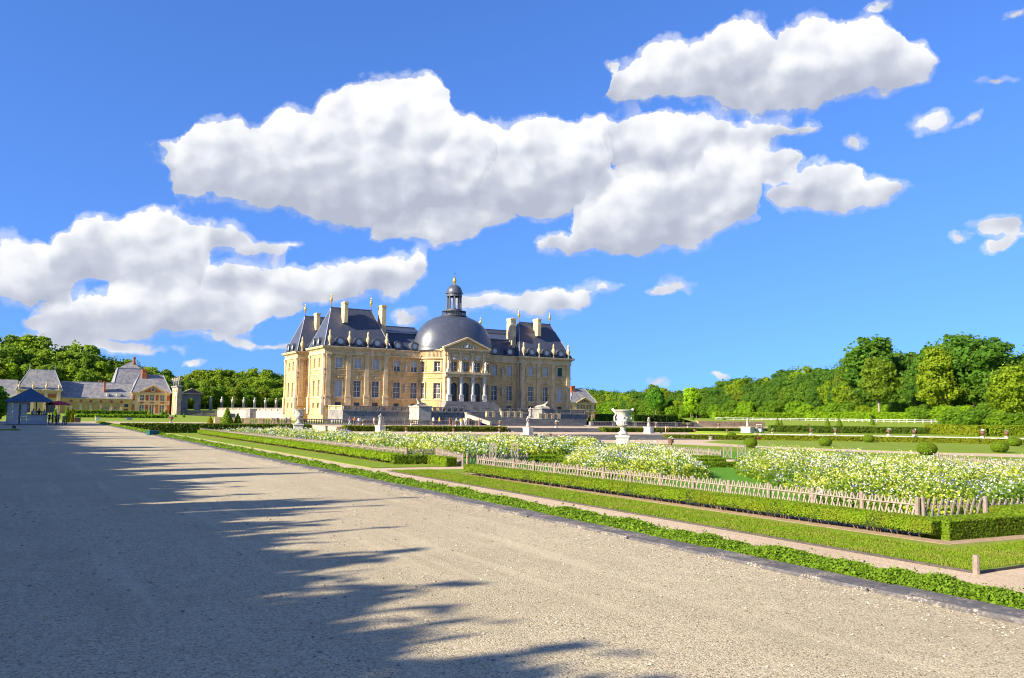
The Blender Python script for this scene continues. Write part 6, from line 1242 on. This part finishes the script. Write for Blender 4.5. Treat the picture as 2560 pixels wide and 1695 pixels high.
# gate screen with statues, arched gateway, herm pillars
gs = thing('gate_screen', 'tall pale gate screen with slim openings and statues beside the left lodge', 'gate', (47.5, 293, 0))
gx = X3(442, 290); face(gs, straight(gx, 306, 0, -1), 16, 0, 9.0, [(3.2, 1.3, .3, 6.4, None, True), (8, 1.3, .3, 6.4, None, True), (12.8, 1.3, .3, 6.4, None, True)], M['facade_pale'], depth=1.2)
put('end_pier', MB().box(gx + .01, 289.6, 0, X3(452.5, 290), 291.5, 9.0).box(gx - .3, 289.3, 9.0, X3(453, 290) + .2, 306.3, 9.5), M['old'], gs); put('back_wall', MB().box(gx + 1.25, 291.5, 0, gx + 1.5, 306, 9.0), M['old'], gs)  # end pier's darker stone colour stands in for shade on the south end
for a in (291.5, 296, 300.5, 305): put('brick_panel', MB().box(gx - .05, a - .6, 7.4, gx, a + .6, 8.3), M['brick'], gs)
for i, yy in enumerate((290.5, 295.3, 300, 304.8)):
    me = FIG[('arm', 'stand')[i % 2]].copy(); me.materials.clear(); me.materials.append(M['statue']); s = 3.1 / 1.78; shared('gate_statue', me, gs, (gx + .6, yy, 9.5), 0, (s * 1.25, s * 1.25, s))
ag = thing('arched_gateway', 'grey stone gateway with a broad arch and low pediment on the far lawn', 'gate', (53.6, 330, 1.8)); hx0, hx1 = X3(455, 330), X3(502, 330)
face(ag, straight(hx0, 330, 1, 0), hx1 - hx0, 1.6, 7.6, [((hx1 - hx0) / 2, 2.5, 1.7, 6.1, None, True)], M['old'], depth=1.5); face(ag, straight(hx0, 331.5, 0, -1), 1.5, 1.6, 7.6, [], M['facade_pale'])
put('cornice', MB().box(hx0 - .3, 329.6, 7.5, hx1 + .3, 331.6, 7.9), M['facade_pale'], ag); put('pediment', MB().quad((hx0 - .2, 329.8, 7.9), (hx1 + .2, 329.8, 7.9), ((hx0 + hx1) / 2, 329.8, 9.5)), M['old'], ag); put('raking_cornice', MB().bar((hx0 - .4, 330.2, 7.95), ((hx0 + hx1) / 2, 330.2, 9.55), .3, 2.4).bar(((hx0 + hx1) / 2, 330.2, 9.55), (hx1 + .4, 330.2, 7.95), .3, 2.4), M['facade_pale'], ag); put('side_wing', MB().box(hx0 - 1.6, 330.3, 1.6, hx0 - .02, 331.4, 5.2), M['old'], ag)
for i, px in enumerate((527, 555, 582, 610, 637, 664, 691)):
    x = X3(px, 330); hm = thing('herm_pillar', 'stone pillar with a carved head on the far lawn, %s from the left' % ORD[i], 'pillar', (x, 330, 1.6), 0, 'herm pillars on the far lawn')
    put('shaft', MB().box(x - .55, 329.5, 1.6, x + .55, 330.5, 1.95).box(x - .42, 329.6, 1.95, x + .42, 330.4, 4.6), M['old'], hm); put('bust', MB().lathe([(.45, 0), (.5, .5), (.62, 1.0), (.55, 1.25), (.22, 1.4), (.24, 1.55), (.36, 1.75), (.34, 2.05), (.15, 2.25), (0, 2.28)], (x, 330, 4.6), 10, 1, .75), M['statue'], hm, True)

# a scatter of bigger stones lying on the gravel walk
def pebbles():
    rg = np.random.default_rng(12); mb = MB(); n = 2600
    for i in range(n):
        y = 3.5 + 14 * rg.random() ** 1.6; x = rg.uniform(-3.5, 7.1) if rg.random() < .75 else 7.1 - abs(rg.normal()) * .35
        r = rg.uniform(.006, .015) * (1 + .04 * y); t = rg.uniform(0, 6.3); c, s = math.cos(t) * r, math.sin(t) * r; k = len(mb.v)
        mb.v += [(x + c * 1.2, y + s * 1.2, .002), (x - s, y + c, .003), (x - c, y - s, .002), (x + s, y - c, .003), (x + c * .2, y + s * .2, r * .75)]
        mb.f += [(k, k + 1, k + 4), (k + 1, k + 2, k + 4), (k + 2, k + 3, k + 4), (k + 3, k, k + 4)]
    o = put('loose_pebbles', mb, M['pebble'], kind='stuff'); tag(o, 'loose bigger stones scattered over the near gravel walk', 'pebbles')
pebbles()

# ---------------------------------------------------------------- trees: crowns of leaf clumps on tapered trunks with limbs (unit height 1)
def crown_mesh(seed, n_cl=52, rx=.27, rz=.36, cz=.60, leaves=7600, ls=.025, cl=(.045, .095), low=.0, flat=0., top=0.):
    rg = np.random.default_rng(seed); cs = []; tries = 0
    while len(cs) < n_cl and tries < 4000:
        tries += 1; d = rg.normal(size=3); d /= np.linalg.norm(d); r = rg.uniform(.35, 1.) ** .6
        p = d * r * (rx, rx, rz) * rg.uniform(.78, 1.12); p[2] += cz
        if p[2] < low + .04: continue
        if top and p[2] > cz and rg.random() < top * (p[2] - cz) / rz: continue
        if all(np.linalg.norm(p - q[:3]) > .05 for q in cs): cs.append(np.append(p, rg.uniform(*cl)))
    cs = np.array(cs); w = cs[:, 3] ** 2; idx = rg.choice(len(cs), leaves, p=w / w.sum())
    out = cs[idx, :3] - (0, 0, cz - .1); out = unit(out * (1 / rx, 1 / rx, .8 / rz))
    d = unit(rg.normal(size=(leaves, 3)) + out * .55 + (0, 0, .25)); r = cs[idx, 3] * rg.uniform(.45, 1.08, leaves) ** .7
    C = cs[idx, :3] + d * r[:, None] * (1.12, 1.12, .85)
    lo_ = rg.random(leaves) < .26                                    # loose leaves between the clumps
    e = unit(rg.normal(size=(leaves, 3))); rr = rg.uniform(.55, 1.04, leaves) ** .7 * (1 + .10 * np.sin(e[:, 0] * 7 + seed) + .10 * np.sin(e[:, 2] * 9 + e[:, 1] * 5))
    C[lo_] = (e * rr[:, None] * (rx, rx, rz) + (0, 0, cz))[lo_]; d[lo_] = e[lo_]
    Nn = unit(d + rg.normal(size=(leaves, 3)) * .55); U, V = axes(Nn, ls * rg.uniform(.6, 1.4, leaves), rg, 1.2)
    return quads('crown', C, U, V, None, (M['leaf'],)), cs
def trunk_mesh(seed, cs, fork=.38, r=.017, mt='bark'):
    rg = random.Random(seed); mb = MB(); pts = [(0, 0, -.02)]
    for i in range(1, 6): pts.append((pts[-1][0] + rg.uniform(-.012, .012), pts[-1][1] + rg.uniform(-.012, .012), .78 * i / 5))
    mb.tube(pts, [r * 1.25, r, r * .85, r * .65, r * .42, r * .2], 7)
    for c in cs[:: max(1, len(cs) // 12)]:
        z0 = max(fork * .8, min(.6, c[2] - .16)); k = z0 / .78 * 5; i = min(4, int(k)); f = k - i; a = [pts[i][j] + (pts[i + 1][j] - pts[i][j]) * f for j in range(3)]
        m_ = [(a[0] + c[0]) / 2, (a[1] + c[1]) / 2, (a[2] + c[2]) / 2 - .015]; mb.tube([a, m_, (c[0], c[1], c[2])], [r * .42, r * .28, r * .08], 5)
    me = mb.mesh('trunk', smooth=True); me.materials.append(M[mt]); return me
SPEC = []
for sd, kw in ((11, {}), (12, dict(rx=.23, rz=.39, cz=.58)), (13, dict(rx=.32, rz=.34, cz=.60, n_cl=62)), (14, dict(rx=.26, rz=.33, cz=.64, top=.35)), (15, dict(rx=.29, rz=.40, cz=.56, n_cl=64)), (16, dict(rx=.22, rz=.30, cz=.66, n_cl=36, leaves=5000))):
    me, cs = crown_mesh(sd, **kw); SPEC.append((me, trunk_mesh(sd, cs), trunk_mesh(sd + 50, cs, mt='pale_bark')))
me, cs = crown_mesh(31, 34, .36, .44, .46, 6500, .045, (.12, .2)); SHRUB = (me, trunk_mesh(31, cs, .1, .02))
me, cs = crown_mesh(41, 90, .30, .44, .48, 10000, .045, (.06, .12)); SHADE = (me, trunk_mesh(41, cs, .1, .02))
PAL = [(1, 1, 1), (1.3, 1.2, .8), (.62, .82, .95), (1.1, .95, .75), (.8, .95, .85), (1.45, 1.35, .7), (.5, .72, .85), (1.2, 1.1, .9)]
def tree(label, x, y, z, H, spec, col, group, pale=False, wide=1., name='tree', cat='tree', rz=None):
    root = thing(name, label, cat, (x, y, z), random.uniform(0, 6.28) if rz is None else rz, group)
    sp = SPEC[spec] if isinstance(spec, int) else spec
    o = link('crown', sp[0], root, (0, 0, 0), 0, (H * wide, H * wide, H)); o.color = (*col, 1)
    link('trunk', sp[2] if pale and len(sp) > 2 else sp[1], root, (0, 0, 0), 0, (H, H, H)); return root
rt = random.Random(5)
def interp(pts, x):
    return float(np.interp(x, [p[0] for p in pts], [p[1] for p in pts]))
def wood(skyline, xa, xb, Yf, rows, title, group, z0, wid, pal):
    """rows = [(extra distance, share of the skyline height, name)] front row last"""
    for ri, (dy, share, nm) in enumerate(rows):
        px = xa + rt.uniform(0, 8); i = 0; items = []
        while px < xb:
            Y = Yf(px) + dy + rt.uniform(-3, 3); top = interp(skyline, px)
            base_py = 847.5; x, _ = gy(px, 1000, Y); k = ppm(x, Y)
            hor = 1021 + .01445 * (px - 66); Ht = (hor - top) / k + 1.65 - z0
            Ht *= share * rt.uniform(.93, 1.05); items.append((px, x, Y, Ht))
            px += max(9, wid * Ht * k * rt.uniform(.8, 1.25)); i += 1
        for i, (px, x, Y, Ht) in enumerate(items):
            tree('%s tree from left, %s of %s' % (ORD[i], nm, title), x, Y, z0 - .2, Ht, rt.randrange(6) if share > .6 else rt.choice((0, 2, 4)), rt.choice(pal), group, rt.random() < .5, rt.uniform(.9, 1.2) * (1 if share > .6 else 1.15))
sky_l = [(-60, 835), (0, 834), (40, 845), (90, 839), (130, 841), (170, 845), (195, 856), (215, 862), (250, 877), (280, 890), (330, 894), (370, 906), (400, 916), (425, 928), (450, 938)]
wood(sky_l, -50, 440, lambda p: 385, [(30, 1.0, 'back row'), (8, .86, 'middle row'), (-14, .64, 'front row')], 'wood behind the stables', 'wood behind the stables', .3, .30, [(1.3, 1.25, .9), (1.55, 1.45, .9), (1.2, 1.2, .9), (1.75, 1.6, .8), (1.35, 1.15, .8), (1., 1.05, .9)])
sky_m = [(400, 945), (440, 942), (480, 934), (510, 922), (550, 919), (575, 921), (600, 927), (630, 923), (660, 926), (700, 927), (760, 928)]
wood(sky_m, 415, 745, lambda p: 480, [(25, 1.0, 'back row'), (4, .84, 'middle row'), (-18, .60, 'front row')], 'far wood left of the house', 'far wood left of the house', 1.8, .27, [(1.2, 1.2, 1), (1.35, 1.15, .85), (1.4, 1.3, 1), (.95, 1.1, 1), (1.5, 1.4, .9)])
sky_r = [(1420, 975), (1475, 968), (1510, 976), (1560, 979), (1585, 973), (1620, 971), (1655, 964), (1700, 971), (1745, 972), (1790, 957), (1850, 932), (1880, 942), (1920, 936), (1960, 927), (2000, 908), (2035, 897), (2090, 903), (2130, 900), (2150, 870), (2180, 845), (2215, 852), (2250, 870), (2290, 886), (2330, 856), (2370, 838), (2420, 831), (2470, 838), (2510, 866), (2545, 862), (2640, 850)]
def edge(p):
    t = math.tan(YAW + math.atan((p - 1280) / 2100)); return min(520, max(60, (231 - 141 * .314) / (t - .314)))
wood(sky_r, 1440, 2640, edge, [(16, 1.0, 'back row'), (4, .87, 'middle row'), (-6, .66, 'front row')], 'right-hand wood', 'wood at the right', 1.2, .27, [PAL[i] for i in (0, 2, 2, 3, 4, 4, 5, 6, 6)])
# trees that stand out
def stand(label, px, top, Y, spec, col, wide=1., pale=False, z=1.2):
    x, _ = gy(px, 1000, Y); k = ppm(x, Y); hor = 1021 + .01445 * (px - 66); tree(label, x, Y, z, (hor - top) / k + 1.65 - z, spec, col, 'single trees at the wood edge', pale, wide)
stand('bright yellow-green young tree standing before the wood right of the great urn', 1727, 968, 300, 1, (2.2, 2.3, .8), 1.0)
stand('bluish green rounded tree left of the bright young tree', 1640, 972, 330, 0, (.7, 1.15, .9), 1.05)
stand('lone tall tree with an open crown above the right-hand skyline', 2178, 838, 176, 5, (.62, .85, .9), 1.25, True)
stand('big dark broad tree dominating the right-hand skyline', 2420, 828, 134, 2, (.55, .8, .85), 1.35)
stand('tall tree with a long pale trunk at the right-hand wood edge', 2198, 890, 150, 3, (1.05, 1., .8), .95, True)
stand('yellow-green rounded tree at the right edge', 2530, 905, 104, 4, (1.5, 1.35, .7), 1.2)
stand('yellowish tree in front of the big dark one', 2345, 868, 136, 1, (1.5, 1.3, .7), 1.0)
# shrubs along the foot of the right-hand wood
for i in range(30):
    px = 1500 + i * 37 + rt.uniform(-10, 10); f = (px - 1500) / 1080; Y = edge(px) - 14 - 4 * rt.random(); x, _ = gy(px, 1000, Y); k = ppm(x, Y); h = (rt.uniform(30, 48) + 22 * f) / k
    tree('%s leafy shrub from the left along the foot of the right-hand wood' % ORD[i], x, Y, .9, h, SHRUB, rt.choice([(1.1, 1.3, .7), (1.5, 1.6, .7), (.8, .95, .7), (1.3, 1.2, .6)]), 'shrubs at the foot of the wood', False, rt.uniform(1, 1.35), 'shrub', 'shrub')
for i, (px, top, Y) in enumerate([(2385, 1022, 96), (2440, 1020, 90), (2500, 1026, 84), (2555, 1026, 80)]):
    x, _ = gy(px, 1050, Y); k = ppm(x, Y); tree('big rounded shrub behind the tall right hedge, %s from the left' % ORD[i], x, Y, -.3, (1056 - top) / k + 1.9, SHRUB, [(.95, 1.1, .65), (.7, .9, .6), (1.05, 1.15, .6), (.85, 1.0, .6)][i], 'big shrubs behind the right hedge', False, 1.5, 'shrub', 'shrub')
# undergrowth that closes the view under the crowns
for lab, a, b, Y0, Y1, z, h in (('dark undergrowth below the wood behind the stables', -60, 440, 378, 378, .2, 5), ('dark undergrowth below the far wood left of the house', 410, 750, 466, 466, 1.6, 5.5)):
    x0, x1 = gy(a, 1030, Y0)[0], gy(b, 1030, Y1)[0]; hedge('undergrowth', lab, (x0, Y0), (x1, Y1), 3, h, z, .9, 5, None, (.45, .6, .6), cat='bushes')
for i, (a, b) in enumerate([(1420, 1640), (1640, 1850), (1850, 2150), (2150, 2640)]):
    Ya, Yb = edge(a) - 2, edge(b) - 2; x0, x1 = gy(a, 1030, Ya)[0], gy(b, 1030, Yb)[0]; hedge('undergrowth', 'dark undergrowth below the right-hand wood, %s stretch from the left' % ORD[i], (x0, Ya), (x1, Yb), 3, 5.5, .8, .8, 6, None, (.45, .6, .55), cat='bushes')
# trees on the left of the walk, out of view: their shade lies on the gravel
tips = {15.6: 6.3, 14.2: 5.6, 22.6: 7.4, 25: 6.5, 37.3: 7.6, 40: 6.8, 53: 7.6, 56: 6.9, 66: 7.2, 78: 7.0, 90: 7., 11.7: 4.6, 6: 3.6, 95: 10., 99: 10.4, 103: 10.}
XT = -11.; tl = math.tan(SUN_EL)
rs_ = random.Random(21)
def shade_tree(label, ytip, xtip, w):
    h = (xtip - XT) * tl / abs(math.sin(SUN_AZ)); yt = ytip + math.cos(SUN_AZ) * h / tl
    tree(label, XT + rs_.uniform(-.2, .2), yt, 0, h * 1.02, SHADE, (1, 1, 1), 'shade trees left of the walk', False, w, rz=rs_.uniform(0, 6.28))
yy = -6.; i = 0
while yy < 118 and i < 95:
    shade_tree('leafy shade tree on the left of the gravel walk, %s along' % ORD[i], yy, 2.9 + min(1.9, abs(rs_.gauss(0, .65))), rs_.uniform(.5, .75)); i += 1; yy += rs_.uniform(1.2, 1.9)
for i, (k, v) in enumerate(sorted(tips.items())): shade_tree('taller narrow shade tree left of the gravel walk, %s along' % ORD[i], k, v - .3, rs_.uniform(.2, .34) if v < 9 else .9)
x, _ = gy(14, 1050, 112); tree('rounded dark green tree at the left edge beside the kiosk', x - 1.6, 108, 0, 4.6, SHRUB, (.8, 1.1, .5), None, False, 1.0)
x, _ = gy(36, 1050, 125); tree('yellow-leaved shrub peeping out behind the kiosk roof', x, 122, 0, 3.4, SHRUB, (2.2, 1.9, .4), None, False, .7, 'shrub', 'shrub')
